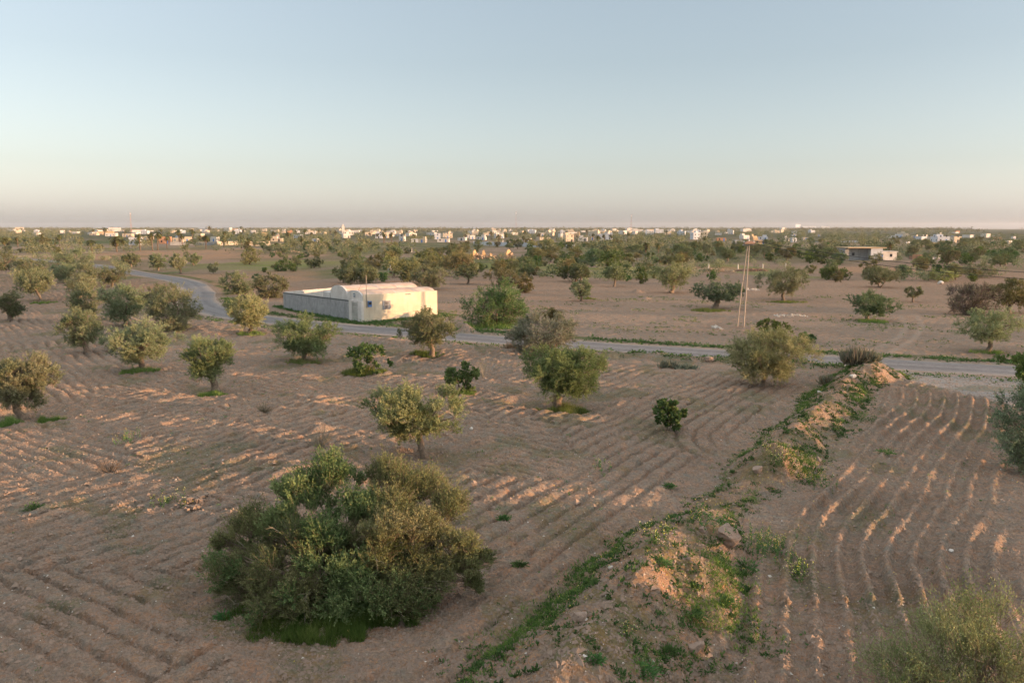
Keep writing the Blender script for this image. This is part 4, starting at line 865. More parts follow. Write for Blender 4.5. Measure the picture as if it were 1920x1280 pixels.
    MB().tube([(0.38, -0.06, 5.4), (0.0, 0.3, 4.6), (-0.003, 1.4, 3.5)], 0.012, 4).build("cable", M['cable'], o)
M['front'] = simple("front_whitewash", (0.66, 0.58, 0.44), (0.56, 0.47, 0.34), 0.45, 0.9, 0.35, 6, bdist=0.04)
def stain(m, col, sx, lo, hi):
    nt = m.node_tree; p = [n for n in nt.nodes if n.type == 'BSDF_PRINCIPLED'][0]; src = p.inputs['Base Color'].links[0].from_socket
    tc = nt.nodes.new("ShaderNodeTexCoord"); mp = nt.nodes.new("ShaderNodeMapping"); mp.inputs['Scale'].default_value = (sx, sx, 0.35); n = nt.nodes.new("ShaderNodeTexNoise"); n.inputs['Scale'].default_value = 1.0; n.inputs['Detail'].default_value = 6
    nt.links.new(tc.outputs['Object'], mp.inputs[0]); nt.links.new(mp.outputs[0], n.inputs['Vector'])
    nt.links.new(mixc(nt, maprange(nt, n.outputs[0], lo, hi, 0, 0.32), src, col), p.inputs['Base Color'])
stain(M['front'], (0.42, 0.31, 0.21), 2.2, 0.52, 0.72); stain(M['white'], (0.36, 0.31, 0.26), 2.0, 0.54, 0.74); stain(M['grey'], (0.11, 0.11, 0.105), 1.6, 0.48, 0.7); stain(M['vault'], (0.32, 0.22, 0.16), 1.2, 0.5, 0.7)
house()
def courtyard():
    C = HOUSE_C; rz = math.atan2(E1[1], E1[0])
    o = empty("courtyard_wall", (C[0], C[1], gz(*C)), "rough grey rendered wall round the courtyard left of the white house's gate", "wall", rz=rz)
    V = []; n = 15
    rng = np.random.default_rng(8)
    ang = 0.02
    def wall(p, q, h0, h1, t, nm, mat, cap=None):
        p = np.array(p); q = np.array(q); d = (q - p) / np.linalg.norm(q - p); nn = np.array((-d[1], d[0])) * t / 2
        mb = MB(); V = []
        for i in range(n + 1):
            c = p + (q - p) * i / n; h = h0 + (h1 - h0) * i / n + rng.uniform(-.015, .015)
            for s_, z in ((-1, -0.4), (1, -0.4), (1, h), (-1, h)): V.append((*(c + nn * s_), z))
        F = [(i * 4 + j, i * 4 + (j + 1) % 4, i * 4 + 4 + (j + 1) % 4, i * 4 + 4 + j) for i in range(n) for j in range(4)] + [(0, 1, 2, 3), (n * 4 + 3, n * 4 + 2, n * 4 + 1, n * 4)]
        mb.add(V, F); w_ = mb.build(nm, mat, o)
        if cap:
            cb = MB(); V = []
            for i in range(n + 1):
                c = p + (q - p) * i / n; h = h0 + (h1 - h0) * i / n + 0.012
                for s_, z in ((-1.18, h), (1.18, h), (1.18, h + cap), (-1.18, h + cap)): V.append((*(c + nn * s_), z))
            cb.add(V, F); cb.build("coping", M['coping'], w_)
    wall((-0.18, 3.26), (-1.2, 20.8), 2.22, 2.12, 0.2, "side_wall", M['grey'], 0.13)
    wall((-1.1, 20.9), (9.6, 20.2), 2.3, 2.75, 0.2, "rear_wall", M['white'])
    wall((9.7, 20.0), (10.2, 9.1), 2.7, 2.8, 0.2, "inner_wall", M['white'])
M['coping'] = simple("dark_coping", (0.12, 0.125, 0.12), None, 3, 0.95)
courtyard()

# ------------------------------------------------------------------ poles, cables, sign, posts, tank
def twin_pole():
    x, y = G(1391, 613); h = zat(y, 457) - gz(x, y)
    o = empty("utility_pole", (x, y, gz(x, y)), "tall twin-legged concrete power pole leaning together at the top beside the road", "utility pole")
    MB().tube([(0.18, 0, -0.5), (0.32, 0, h * 0.5), (0.45, 0, h)], [0.10, 0.085, 0.06], 8).build("leg", M['concrete'], o)
    MB().tube([(-0.42, 0.5, -0.5), (-0.08, 0.35, h * 0.5), (0.30, 0.15, h * 0.965)], [0.09, 0.08, 0.055], 8).build("leg", M['concrete'], o)
    a = MB()
    for i in range(6):
        f = 0.12 + i * 0.145
        p = np.array((0.12 + 0.33 * f, 0, h * f)); q = np.array((-0.42 + 0.72 * f, 0.5 - 0.35 * f, h * f)); a.tube([p, q], 0.035, 5)
    a.build("rungs", M['concrete'], o)
    MB().tube([(-0.25, 0.2, h - 0.15), (0.9, -0.2, h - 0.1)], 0.07, 6).build("crossarm", M['steel'], o)
    hd = MB(); hd.box(-0.1, 1.0, -0.35, 0.35, h + 0.0, h + 0.16); hd.box(0.1, 0.8, -0.25, 0.25, h + 0.16, h + 0.3); hd.build("pole_head", M['redwhite2'], o)
    for k in (-0.15, 0.4, 0.95): MB().tube([(k, 0, h + 0.28 - abs(k - 0.4) * 0.25), (k, 0, h + 0.5 - abs(k - 0.4) * 0.25)], [0.06, 0.03], 6).build("insulator", M['plastic'], o)
    return x, y, h
M['redwhite2'] = simple("rusty_head", (0.42, 0.27, 0.20), None, 3, 0.8)
tx, ty, th_ = twin_pole()
def cable(p, q, sag, label, r=0.028):
    p = np.array(p); q = np.array(q); n = 24
    pts = [p + (q - p) * t - np.array((0, 0, 4 * sag * t * (1 - t))) for t in np.linspace(0, 1, n)]
    return tag(MB().tube(pts, r, 4).build("power_cable", M['cable']), label, "cable")
cable((tx + .9, ty - .1, th_ + .3), (62, 72, 6.6), 1.0, "upper power cable running from the twin pole to the right edge")
cable((tx + .4, ty, th_ + .1), (62.5, 71, 6.1), 1.25, "lower power cable sagging from the twin pole to the right edge")
def small_pole(px, pb, pt, label, mat='concrete', r=0.12, arm=True):
    x, y = G(px, pb); h = zat(y, pt); o = empty("utility_pole", (x, y, gz(x, y)), label, "utility pole", "small poles in the scrub")
    MB().tube([(0, 0, -0.3), (0, 0, h)], [r, r * 0.75], 6).build("pole", M[mat], o)
    if arm:
        MB().box(-0.7, 0.7, -0.05, 0.05, h - 0.5, h - 0.4).build("crossarm", M['steel'], o)
        for k in (-0.6, 0.6): MB().tube([(k, 0, h - 0.4), (k, 0, h - 0.15)], 0.05, 5).build("insulator", M['plastic'], o)
for a in [(1565, 462, 445, "thin grey power pole left of the white shed, in front of a low wall"), (1723, 463, 452, "thin power pole left of the long white block"), (1513, 487, 472, "bluish thin pole in the scrub left of the shed"),
          (372, 446, 433, "lone pole between town houses above the blue-grey wall"), (1861, 462, 441, "tall thin pole right of the long white block"), (1870, 463, 440, "second tall thin pole right of the long white block"), (1738, 464, 452, "faint pole directly left of the long white block")]:
    small_pole(*a)
def fence_post(px, pb, pt, i):
    x, y = G(px, pb); h = zat(y, pt); m = MB().tube([(0, 0, -0.2), (0, 0, h * 0.86)], [0.16, 0.14], 4); m.tube([(0, 0, h * 0.86), (0, 0, h)], [0.14, 0.03], 4)
    o = m.build("fence_post", M['postwhite']); o.location = (x, y, gz(x, y))
    names = {0: "leftmost of the four white posts behind the stone heap", 1: "second white post from the left behind the stone heap", 2: "third white post, just right of the twin pole", 3: "rightmost of the four white posts behind the stone heap",
             4: "white post in the scrub left of the water tank", 5: "white post among olives right of the water tank", 6: "short white post left of the ruin", 7: "white post between the ruin and the round green tree", 8: "white post below the two sunlit palms",
             9: "white post right of the two sunlit palms", 10: "white post behind the ruin's right end", 11: "small white post in scrub left of the stone heap posts"}
    tag(o, names[i], "post", "white concrete fence posts")
M['postwhite'] = simple("post_white", (0.62, 0.58, 0.5), None, 3, 0.9)
for i, a in enumerate([(1328.5, 505, 495), (1383.5, 504, 494.5), (1430, 503, 494.5), (1473, 502, 493), (736, 476, 467), (772, 473, 465), (806, 470, 465), (1085, 469, 463), (1165.5, 470, 465), (1276, 474, 468), (991, 470, 465), (1340, 495, 490)]): fence_post(*a, i)
def sign():
    x, y = G(1651, 492); o = empty("road_sign", (x, y, gz(x, y)), "square blue sign on a white post in front of the white shed", "sign")
    zt = zat(y, 476); MB().tube([(0, 0, -0.3), (0, 0, zt - 0.1)], 0.09, 6).build("post", M['postwhite'], o)
    b = MB().box(-0.62, 0.62, -0.06, 0, zt - 1.9, zt).build("sign_board", M['blue'], o)
    MB().box(-0.5, 0.5, -0.07, -0.062, zt - 0.5, zt - 0.4).build("pale_stripe", M['bluewhite'], b)
sign()
def tank():
    x, y = G(735, 513); z = gz(x, y); o = empty("water_tank_trailer", (x, y, z), "small white cylindrical water tank on a green wheeled trailer", "water tank", rz=0.5)
    n = 16; mb = MB(); prof = [(-0.95, 0.0), (-0.95, 0.45), (-0.82, 0.62), (-0.5, 0.72), (0.5, 0.72), (0.82, 0.62), (0.95, 0.45), (0.95, 0.0)]
    V = [(px_, r * math.cos(2 * math.pi * j / n), 1.35 + r * math.sin(2 * math.pi * j / n)) for px_, r in prof for j in range(n)]
    mb.add(V, [(i * n + j, i * n + (j + 1) % n, (i + 1) * n + (j + 1) % n, (i + 1) * n + j) for i in range(7) for j in range(n)]); mb.build("tank", M['plastic'], o, True)
    MB().tube([(0, 0, 2.04), (0, 0, 2.2)], [0.22, 0.2], 10).build("hatch", M['steel'], o)
    fr = MB(); fr.box(-1.1, 1.1, -0.55, -0.45, 0.5, 0.6); fr.box(-1.1, 1.1, 0.45, 0.55, 0.5, 0.6); fr.tube([(1.1, 0, 0.55), (2.3, 0, 0.45)], 0.05, 6); fr.box(-0.08, 0.08, -0.72, 0.72, 0.35, 0.5); fr.build("chassis", M['greenpaint'], o)
    for s_ in (-1, 1):
        wl = MB().tube([(0, 0.68 * s_, 0.36), (0, 0.86 * s_, 0.36)], 0.38, 14).build("wheel", M['tyre'], o)
        MB().tube([(0, 0.85 * s_, 0.36), (0, 0.875 * s_, 0.36)], 0.18, 10).build("rim", M['greenpaint'], wl)
tank()
def mast(px, pt, label, h=46):
    d = (h - CAMH) / ((427.5 - pt) / FPX) ; x = (px - 960) / FPX * d; o = empty("lattice_mast", (x, d, 0), label, "radio mast", "red and white lattice masts on the horizon")
    rw = 2.0
    def corner(k, z): a = math.pi / 4 + k * math.pi / 2; r = rw * (1 - 0.72 * z / h); return np.array((r * math.cos(a), r * math.sin(a), z))
    nb = 14
    for b in range(7):
        mb = MB()
        for k in range(4):
            z0, z1 = h * b / 7, h * (b + 1) / 7; zm = (z0 + z1) / 2
            mb.tube([corner(k, z0), corner(k, z1)], 0.10, 4)
            for za, zb in ((z0, zm), (zm, z1)):
                mb.tube([corner(k, za), corner((k + 1) % 4, zb)], 0.05, 4); mb.tube([corner((k + 1) % 4, za), corner(k, zb)], 0.05, 4)
        mb.build("lattice_section", M['redwhite'] if b % 2 == 0 else M['concrete'], o)
    for k in range(3):
        a = k * 2.1; MB().box(-0.3 + 0.9 * math.cos(a), 0.3 + 0.9 * math.cos(a), -0.2 + 0.9 * math.sin(a), 0.2 + 0.9 * math.sin(a), h - 5, h - 2).build("antenna_panel", M['plastic'], o)
    MB().tube([(0, 0, h), (0, 0, h + 3)], 0.08, 4).build("spike", M['steel'], o)
mast(253, 399, "red and white lattice mast at far left on the horizon")
mast(967.5, 398, "red and white lattice mast in the middle of the horizon")
mast(1181, 403, "faint lattice mast right of centre on the horizon", 44)

# ------------------------------------------------------------------ town houses
def wmb(mb, face, w_, d_, cx, z0, ww, hh, e=0.03):
    """thin box on one face of a w x d block: face 0 front(-y) 1 right(+x) 2 back 3 left"""
    if face == 0: mb.box(cx - ww / 2, cx + ww / 2, -d_ / 2 - e, -d_ / 2 + 0.01, z0, z0 + hh)
    if face == 2: mb.box(cx - ww / 2, cx + ww / 2, d_ / 2 - 0.01, d_ / 2 + e, z0, z0 + hh)
    if face == 1: mb.box(w_ / 2 - 0.01, w_ / 2 + e, cx - ww / 2, cx + ww / 2, z0, z0 + hh)
    if face == 3: mb.box(-w_ / 2 - e, -w_ / 2 + 0.01, cx - ww / 2, cx + ww / 2, z0, z0 + hh)
def town_house(x, y, w_, d_, h, rz, mat, label, name="town_house", cat="house", group="houses of the town", storeys=1, annex=0.0, detail=True, parapet=True, extra=None, z=0.0, rng=None):
    rng = rng or random
    o = empty(name, (x, y, z), label, cat, group, rz=rz)
    body = MB().box(-w_ / 2, w_ / 2, -d_ / 2, d_ / 2, -0.6, h); body.build("wall", M[mat], o)
    if parapet:
        p = MB(); t = 0.22; q = 0.55
        p.box(-w_ / 2 - .02, w_ / 2 + .02, -d_ / 2 - .02, -d_ / 2 + t, h, h + q); p.box(-w_ / 2 - .02, w_ / 2 + .02, d_ / 2 - t, d_ / 2 + .02, h, h + q)
        p.box(-w_ / 2 - .02, -w_ / 2 + t, -d_ / 2 + t, d_ / 2 - t, h, h + q); p.box(w_ / 2 - t, w_ / 2 + .02, -d_ / 2 + t, d_ / 2 - t, h, h + q)
        p.build("parapet", M[mat], o)
    if annex:
        ax = rng.choice((-1, 1)) * w_ * 0.2; a = MB().box(ax - w_ * 0.2, ax + w_ * 0.2, -d_ * 0.05, d_ * 0.4, h + 0.003, h + annex); a.build("roof_room", M[mat], o)
    if detail:
        for f in range(4):
            span = w_ if f in (0, 2) else d_
            n = max(1, int(span / 3.4))
            for s_ in range(storeys):
                zz = 1.0 + s_ * 3.0
                for i in range(n):
                    cx = -span / 2 + span * (i + 0.5) / n
                    if s_ == 0 and i == n // 2 and f == 0:
                        m = MB(); wmb(m, f, w_, d_, cx, 0.0, 1.2, 2.2); m.build("door", M['blue'] if rng.random() < 0.5 else M['darkglass'], o)
                    elif f in (0, 1) or rng.random() < 0.4:
                        m = MB(); wmb(m, f, w_, d_, cx, zz, 1.1, 1.2); m.build("window", M['shutter'] if rng.random() < 0.3 else M['darkglass'], o)
    if extra: extra(o)
    return o
HOUSES = []
def H(x0, x1, yt, yb, mat, look, storeys=1, rot=None, depth=0.8, annex=0.0, name="town_house", cat="house", detail=True, extra=None, parapet=True, group="houses of the town"):
    px = (x0 + x1) / 2; x, y = G(px, yb); w_ = (x1 - x0) * mpp(y); HOUSES.append((x, y, w_)); h = max(2.6, zat(y, yt))
    rz = rot if rot is not None else random.uniform(-0.35, 0.5); ww = w_ / (abs(math.cos(rz)) + depth * abs(math.sin(rz)))
    if w_ > 12 and depth * ww > 14: depth = 14 / ww
    return town_house(x, y + depth * ww / 2, ww, ww * depth, h - (0.55 if parapet else 0), rz, mat, look, name, cat, group, storeys, annex, detail, parapet, extra)
def dome(r, z, mat='blue', cx=0.0):
    def f(o):
        V = []; n = 14
        for i in range(7):
            a = math.pi / 2 * i / 6
            for j in range(n): V.append((cx + r * math.cos(a) * math.cos(6.283 * j / n), r * math.cos(a) * math.sin(6.283 * j / n), z + r * 1.15 * math.sin(a)))
        mb = MB(); mb.add(V, [(i * n + j, i * n + (j + 1) % n, (i + 1) * n + (j + 1) % n, (i + 1) * n + j) for i in range(6) for j in range(n)]); mb.build("dome", M[mat], o, True)
    return f
def mosque():
    x, y = G(648, 441); o = empty("mosque", (x, y, 0), "white mosque with a tall square minaret rising above the horizon", "mosque", rz=0.3)
    s_ = mpp(y); MB().box(-3, 12, -5, 8, -0.5, 6.2).build("prayer_hall", M['white'], o)
    H_ = zat(y, 420); mn = MB().box(-5.6, -1.6, -4, 0, -0.5, H_ * 0.78).build("minaret", M['white'], o)
    MB().box(-5.9, -1.3, -4.3, 0.3, H_ * 0.78 + .003, H_ * 0.81).build("balcony", M['white'], mn); MB().box(-4.7, -2.5, -3.1, -0.9, H_ * 0.81 + .003, H_ * 0.93).build("lantern", M['white'], mn)
    MB().tube([(-3.6, -2, H_ * 0.93), (-3.6, -2, H_ * 1.02)], [0.9, 0.1], 8).build("finial", M['white'], mn)
    dome(2.4, 6.2, 'white', 5)(o)
    for i in range(4): MB().box(-1.5 + i * 3.4, -0.5 + i * 3.4, -5.05, -4.99, 2, 4.4).build("window", M['darkglass'], o)
mosque()
HL = [(27, 43, 426, 432, 'cream', "yellowish tower house on the left horizon", 3), (13, 27, 429.5, 433.5, 'white', "low white house left of the yellowish tower house", 1), (201, 226, 427, 433.5, 'white', "long white villa on the left horizon", 2),
      (244, 268, 431, 436, 'white', "wide white house below the left mast", 1), (178, 211, 433.5, 440, 'sandwall', "low sandy house left of the left mast", 1), (196, 216, 437, 443, 'white', "white house under the long white villa", 1),
      (229, 246, 438, 444, 'cream', "cream house behind the open-ground palms", 1), (262, 282, 443, 449, 'cream', "cream-topped house right of the bare-trunk palm", 1), (240, 262, 445, 459, 'bluewhite', "pale blue-white wall-like house behind the slender palms", 1),
      (296, 318, 444, 457, 'brick', "reddish unfinished house behind the twin palms", 1), (340, 358, 444, 453, 'cream', "yellow house right of the blue-domed building", 1), (364, 381, 438, 447, 'cream', "cream house with a roof room above the blue-grey wall", 1),
      (394, 409, 444, 453, 'white', "sunlit white house behind the right end of the blue-grey wall", 1), (420, 433, 427, 434, 'white', "white tall house on the horizon left of the mosque", 2), (433, 444, 429, 433, 'brick', "orange house joined to the white tall one", 1),
      (488, 501, 435.5, 443, 'sandwall', "ochre cube house left of the mosque", 1), (507, 528, 447, 453, 'cream', "low cream farm building right of the cream wall", 1), (516, 524, 440.5, 447, 'concrete', "tower-like grey building over the low cream farm", 2),
      (538, 548, 433, 438, 'brick', "small pinkish house left of the mosque", 1), (549, 566, 440, 446, 'bluewhite', "pale house behind the palm left of the round olive", 1), (585, 598, 447, 455, 'white', "white house right above the round solitary olive", 1),
      (571, 591, 435, 439, 'white', "low white row left of the mosque", 1), (384, 391, 425, 432, 'white', "narrow white tower house by the dark horizon palm", 3),
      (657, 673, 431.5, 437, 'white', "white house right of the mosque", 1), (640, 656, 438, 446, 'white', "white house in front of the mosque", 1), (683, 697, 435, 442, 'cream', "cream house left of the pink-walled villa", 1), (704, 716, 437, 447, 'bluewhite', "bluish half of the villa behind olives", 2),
      (716, 729, 436, 446, 'cream', "pink-walled villa in the town centre", 2), (725, 741, 433, 440, 'white', "tall white house behind the pink-walled villa", 2), (748, 760, 439, 452, 'white', "narrow white house right of the pink-walled villa", 2),
      (770, 784, 449, 454.5, 'bluewhite', "low blue-white house of the low row", 1), (784, 800, 448, 455, 'cream', "low cream house of the low row", 1), (814, 826, 437, 449, 'bluewhite', "bluish end of the cream terrace house", 2),
      (826, 848, 437, 446, 'cream', "long cream terrace house in the sun", 2), (820, 842, 449, 454, 'white', "low white house under the cream terrace house", 1), (869, 880, 439, 446, 'white', "white cube house with flat roof", 1), (879, 891, 441, 448, 'white', "second white cube house beside the first", 1),
      (858, 875, 446, 451, 'white', "low white wall-like house left of the cube houses", 1), (893, 912, 444, 450, 'white', "white house above the long pale wall", 1), (926, 945, 439, 447, 'white', "white house with orange light left of the middle mast", 1),
      (884, 896, 430, 434, 'white', "tiny white house on the rise left of the middle mast", 1), (920, 930, 428, 433, 'cream', "cream house near the horizon left of the middle mast", 1), (974, 997, 447, 453.5, 'cream', "low cream shed house with grey roof below the middle mast", 1),
      (1008, 1020, 436.5, 442, 'white', "white small house with a white gable end", 1), (1020, 1040, 436, 442, 'cream', "small cream house in the town", 1), (1006, 1032, 446, 450, 'cream', "long low house with orange roof edge", 1),
      (1047, 1062, 438, 447, 'white', "white left wing of the big cream villa", 2), (1056, 1076, 440, 454, 'cream', "big cream villa with two windows in the sun", 2), (1077, 1088, 437, 445, 'sandwall', "ochre house behind the big cream villa", 1),
      (1084, 1103, 445, 452, 'white', "pinkish white house right of the big cream villa", 1), (1108, 1114, 443, 450, 'cream', "small gabled cream house", 1), (1121, 1150, 438.5, 450, 'bluewhite', "blue-white hall with a central doorway", 1),
      (1030, 1040, 428, 434, 'white', "white house under the horizon left of the hall", 1), (1173, 1186, 428, 433.5, 'white', "white house at the foot of the faint mast", 1), (1186, 1206, 430, 435, 'white', "long white house right of the faint mast", 1),
      (1210, 1226, 430, 436, 'cream', "cream house row right of the faint mast", 1), (1228, 1244, 430, 437, 'bluewhite', "pale villa right of the cream row", 2), (1145, 1156, 429, 434, 'white', "white house left of the faint mast", 1), (1256, 1266, 430, 434, 'white', "small white house left of the bright villa", 1),
      (1296, 1314, 436, 449, 'bluewhite', "shaded half of the bright white villa", 2), (1312, 1328, 434, 446, 'cream', "bright white villa catching the sun", 2), (1297, 1310, 430, 435, 'white', "white house over the bright villa", 1),  # villa halves: shade and sunlight put into their render colours
      (1388, 1406, 441, 448, 'white', "white flat house behind the twin pole head", 1), (1407, 1420, 442.5, 451, 'sandwall', "ochre cube on the ochre farm building", 1), (1410, 1437, 450, 458, 'sandwall', "long ochre farm building right of the twin pole", 1),
      (1422, 1442, 444, 450, 'bluewhite', "white house behind the ochre farm building", 1), (1375, 1392, 450, 457, 'shutter', "slate blue low shed left of the twin pole head", 1), (1390, 1410, 429, 435, 'white', "white house cluster left half, near the horizon", 1),
      (1452, 1462, 432.5, 437, 'cream', "sunlit cream cube on the right rise", 1), (1462, 1476, 427, 432, 'white', "white house on the right rise", 1), (1489, 1503, 420.5, 428, 'bluewhite', "tall pale block standing on the horizon", 3), (1505, 1530, 424, 428, 'bluewhite', "long pale block right of the tall one on the horizon", 1),
      (1540, 1556, 424, 428, 'white', "white domed building on the right horizon", 1), (1586, 1600, 424.5, 427.5, 'white', "small white building on the right horizon", 1), (1472, 1480, 446, 452, 'white', "small white house right of the ochre farm", 1), (1484, 1494, 446, 454, 'bluewhite', "bluish house behind scrub", 1),
      (1506, 1517, 445, 451, 'cream', "cream house in the scrub left of the thin far pole", 1), (1486, 1493, 439, 443, 'white', "tiny white house in the scrub on the rise", 1), (1531, 1541, 439, 443, 'cream', "tiny cream house in the scrub on the rise", 1),
      (1680, 1694, 439, 446, 'bluewhite', "white house with a stepped roof right of the shed", 1), (1694, 1706, 440, 445, 'cream', "cream house right of the stepped roof", 1), (1710, 1720, 442, 446, 'cream', "little sunlit house left of the long block", 1),
      (1721, 1742, 443.5, 452, 'bluewhite', "white left part of the long housing block", 2), (1742, 1757, 443, 453, 'cream', "cream middle part of the long housing block", 2), (1758, 1790, 443.5, 454, 'bluewhite', "long white housing block, shaded side", 2), (1786, 1803, 443.5, 455, 'cream', "sunlit end of the long housing block", 2),  # shaded side and sunlit end of the block painted by render colour
      (1790, 1800, 433, 437, 'brick', "small brick house alone on the right plain", 1), (1888, 1898, 452, 458.5, 'white', "small white cube near the right edge", 1), (1898, 1905, 444, 448, 'white', "white roof line near the right edge", 1), (1866, 1880, 446, 450, 'brick', "low brick house near the right edge", 1),
      (1664, 1680, 442, 446, 'white', "low white house behind the shed's palm", 1), (1345, 1362, 448.5, 452, 'brick', "low reddish roofed hut left of the twin pole", 1)]
for x0, x1, yt, yb, mat, look, st in HL:
    H(x0, x1, yt, yb, mat, look, st, annex=2.2 if random.random() < 0.3 and st < 3 else 0, name="town_house")
xx, yy = G(328, 453)
H(322, 341, 446, 454, 'cream', "cream building with a big slate-blue dome", 1, rot=0.2, extra=dome(2.6, zat(yy, 446) - 0.6, 'shutter'), name="domed_building", cat="building", group=None)
# small distant houses, copied from a few
DH = []
for i in range(6):
    b = town_house(0, 0, random.uniform(9, 15), random.uniform(8, 12), random.choice((3.2, 3.6, 6.2)), 0, ['white', 'cream', 'white', 'bluewhite', 'white', 'cream'][i], None, storeys=1 if i % 3 else 2, annex=2.3 if i % 2 else 0)
    ks = [c for c in b.children]
    for c in ks: COL.objects.unlink(c)
    COL.objects.unlink(b); DH.append((b, [c for c in ks if c.name.split('.')[0] in ("wall", "parapet", "roof_room", "window", "door")][:9]))
for k in range(170):
    px = random.choice((random.uniform(0, 640), random.uniform(560, 1340), random.uniform(640, 1500), random.uniform(900, 1920) if random.random() < .4 else random.uniform(640, 1300)))
    py = random.triangular(431.5, 444, 434)
    if px > 1520: py = random.uniform(436, 446)
    x, y = G(px, py)
    if any(abs(x - a) < 10 and abs(y - b) < 14 for a, b, _ in HOUSES): continue
    HOUSES.append((x, y, 12))
    s_ = random.uniform(0.65, 1.0); pr = random.choice(DH); i = DH.index(pr); hue = ['white', 'cream', 'white', 'pale', 'white', 'cream'][i]; stn = "two-storey" if i % 3 == 0 else "low"
    o = place(pr, x, y, s_, uniq([f"{hue} {stn} far house", f"{'wide' if s_ > 1 else 'small'} {hue} {stn} far house"], px, py).replace("among the town trees ", ""), "house", "houses of the town", "town_house", rz=random.uniform(-0.5, 0.8), sz=1)
    o.location.z = 0
# walls in the scrub
def long_wall(x0, y0, x1, y1, hp, mat, label, name="boundary_wall", pill=0, thick=0.25):
    a = np.array(G(x0, y0)); b = np.array(G(x1, y1)); L = np.linalg.norm(b - a); h = hp * mpp(a[1])
    for t_ in np.linspace(0.1, 0.9, 5): HOUSES.append((a[0] + (b[0] - a[0]) * t_, a[1] + (b[1] - a[1]) * t_, L / 4.2))
    o = empty(name, (a[0], a[1], 0), label, "wall", rz=math.atan2(b[1] - a[1], b[0] - a[0]))
    MB().box(0, L, 0, thick, -0.5, h).build("wall_panel", M[mat], o)
    n = max(2, int(L / 6))
    for i in range(n + 1):
        MB().box(i * L / n - 0.2, i * L / n + 0.2, -0.06, thick + 0.06, -0.5, h + (pill if pill and n * 0.42 < i < n * 0.86 else 0.12)).build("pier", M['white' if pill else mat], o)
long_wall(320, 460, 409, 459.5, 6, 'bluegrey' if 'bluegrey' in M else 'grey', "long blue-grey boundary wall behind the open-ground palms")
long_wall(408, 460, 446, 459, 7, 'cream', "left stretch of the long cream boundary wall"); long_wall(466, 461, 506, 460.5, 8, 'cream', "right stretch of the long cream boundary wall")
long_wall(888, 459.5, 1016, 463.5, 6.5, 'bluewhite', "long pale boundary wall with small white pillars above the ruin", pill=1.4)
long_wall(1062, 464.5, 1077, 464.5, 5.5, 'bluewhite', "short pale wall stub right of the long pillared wall")
long_wall(1518, 453.5, 1543, 454, 2.6, 'bluewhite', "low white wall line in the scrub left of the thin far pole"); long_wall(1567, 454, 1612, 454.5, 2.6, 'bluewhite', "low white wall line right of the thin far pole")
long_wall(1700, 456.5, 1716, 456, 3, 'bluewhite', "low pale wall in scrub left of the long block"); long_wall(1740, 457.5, 1760, 457, 2.6, 'bluewhite', "low pale wall in front of the long block")
long_wall(1726, 487, 1744.5, 486.5, 8.5, 'brick', "bright orange brick wall right of the white shed", thick=3); long_wall(1705, 486, 1725.5, 487.2, 6, 'burlap', "darker brick wall joined to the orange one", thick=.3); long_wall(1746, 487, 1764, 484, 8, 'grey', "grey block wall right of the orange brick wall")
# the shed with a grey left wing
def shed():
    x, y = G(1632, 488.5); o = empty("white_shed", (x, y, 0), "white flat-roofed building with a long grey left wing behind the tall palm", "building", rz=0.06)
    h = zat(y, 464); MB().box(0, 4.1, 0, 6, -0.4, h - 0.3).build("wall", M['bluewhite'], o); MB().box(4.103, 9.6, 0.9, 6, -0.4, h - 1.5).build("side_room", M['white'], o)
    MB().box(-7.9, -0.003, 2.2, 8.5, -0.4, h - 0.25).build("grey_wing", M['grey'], o)
    MB().box(-8.2, 5.2, -0.4, 8.9, h - 0.25 + .003, h + 0.05).build("roof_slab", M['sandwall'], o)
    dd = MB().box(1.6, 2.5, -0.05, 0, 0, 2.1).build("door", M['shutter'], o)
    MB().box(-5.5, -4.6, 2.15, 2.2, 1.6, 2.6).build("window", M['darkglass'], o); MB().box(7.2, 8.0, 0.85, 0.9, 1.2, 2.2).build("window", M['darkglass'], o); MB().box(4.103, 9.9, 0.6, 6.3, h - 1.497, h - 1.3).build("roof_slab", M['white'], o)
shed()
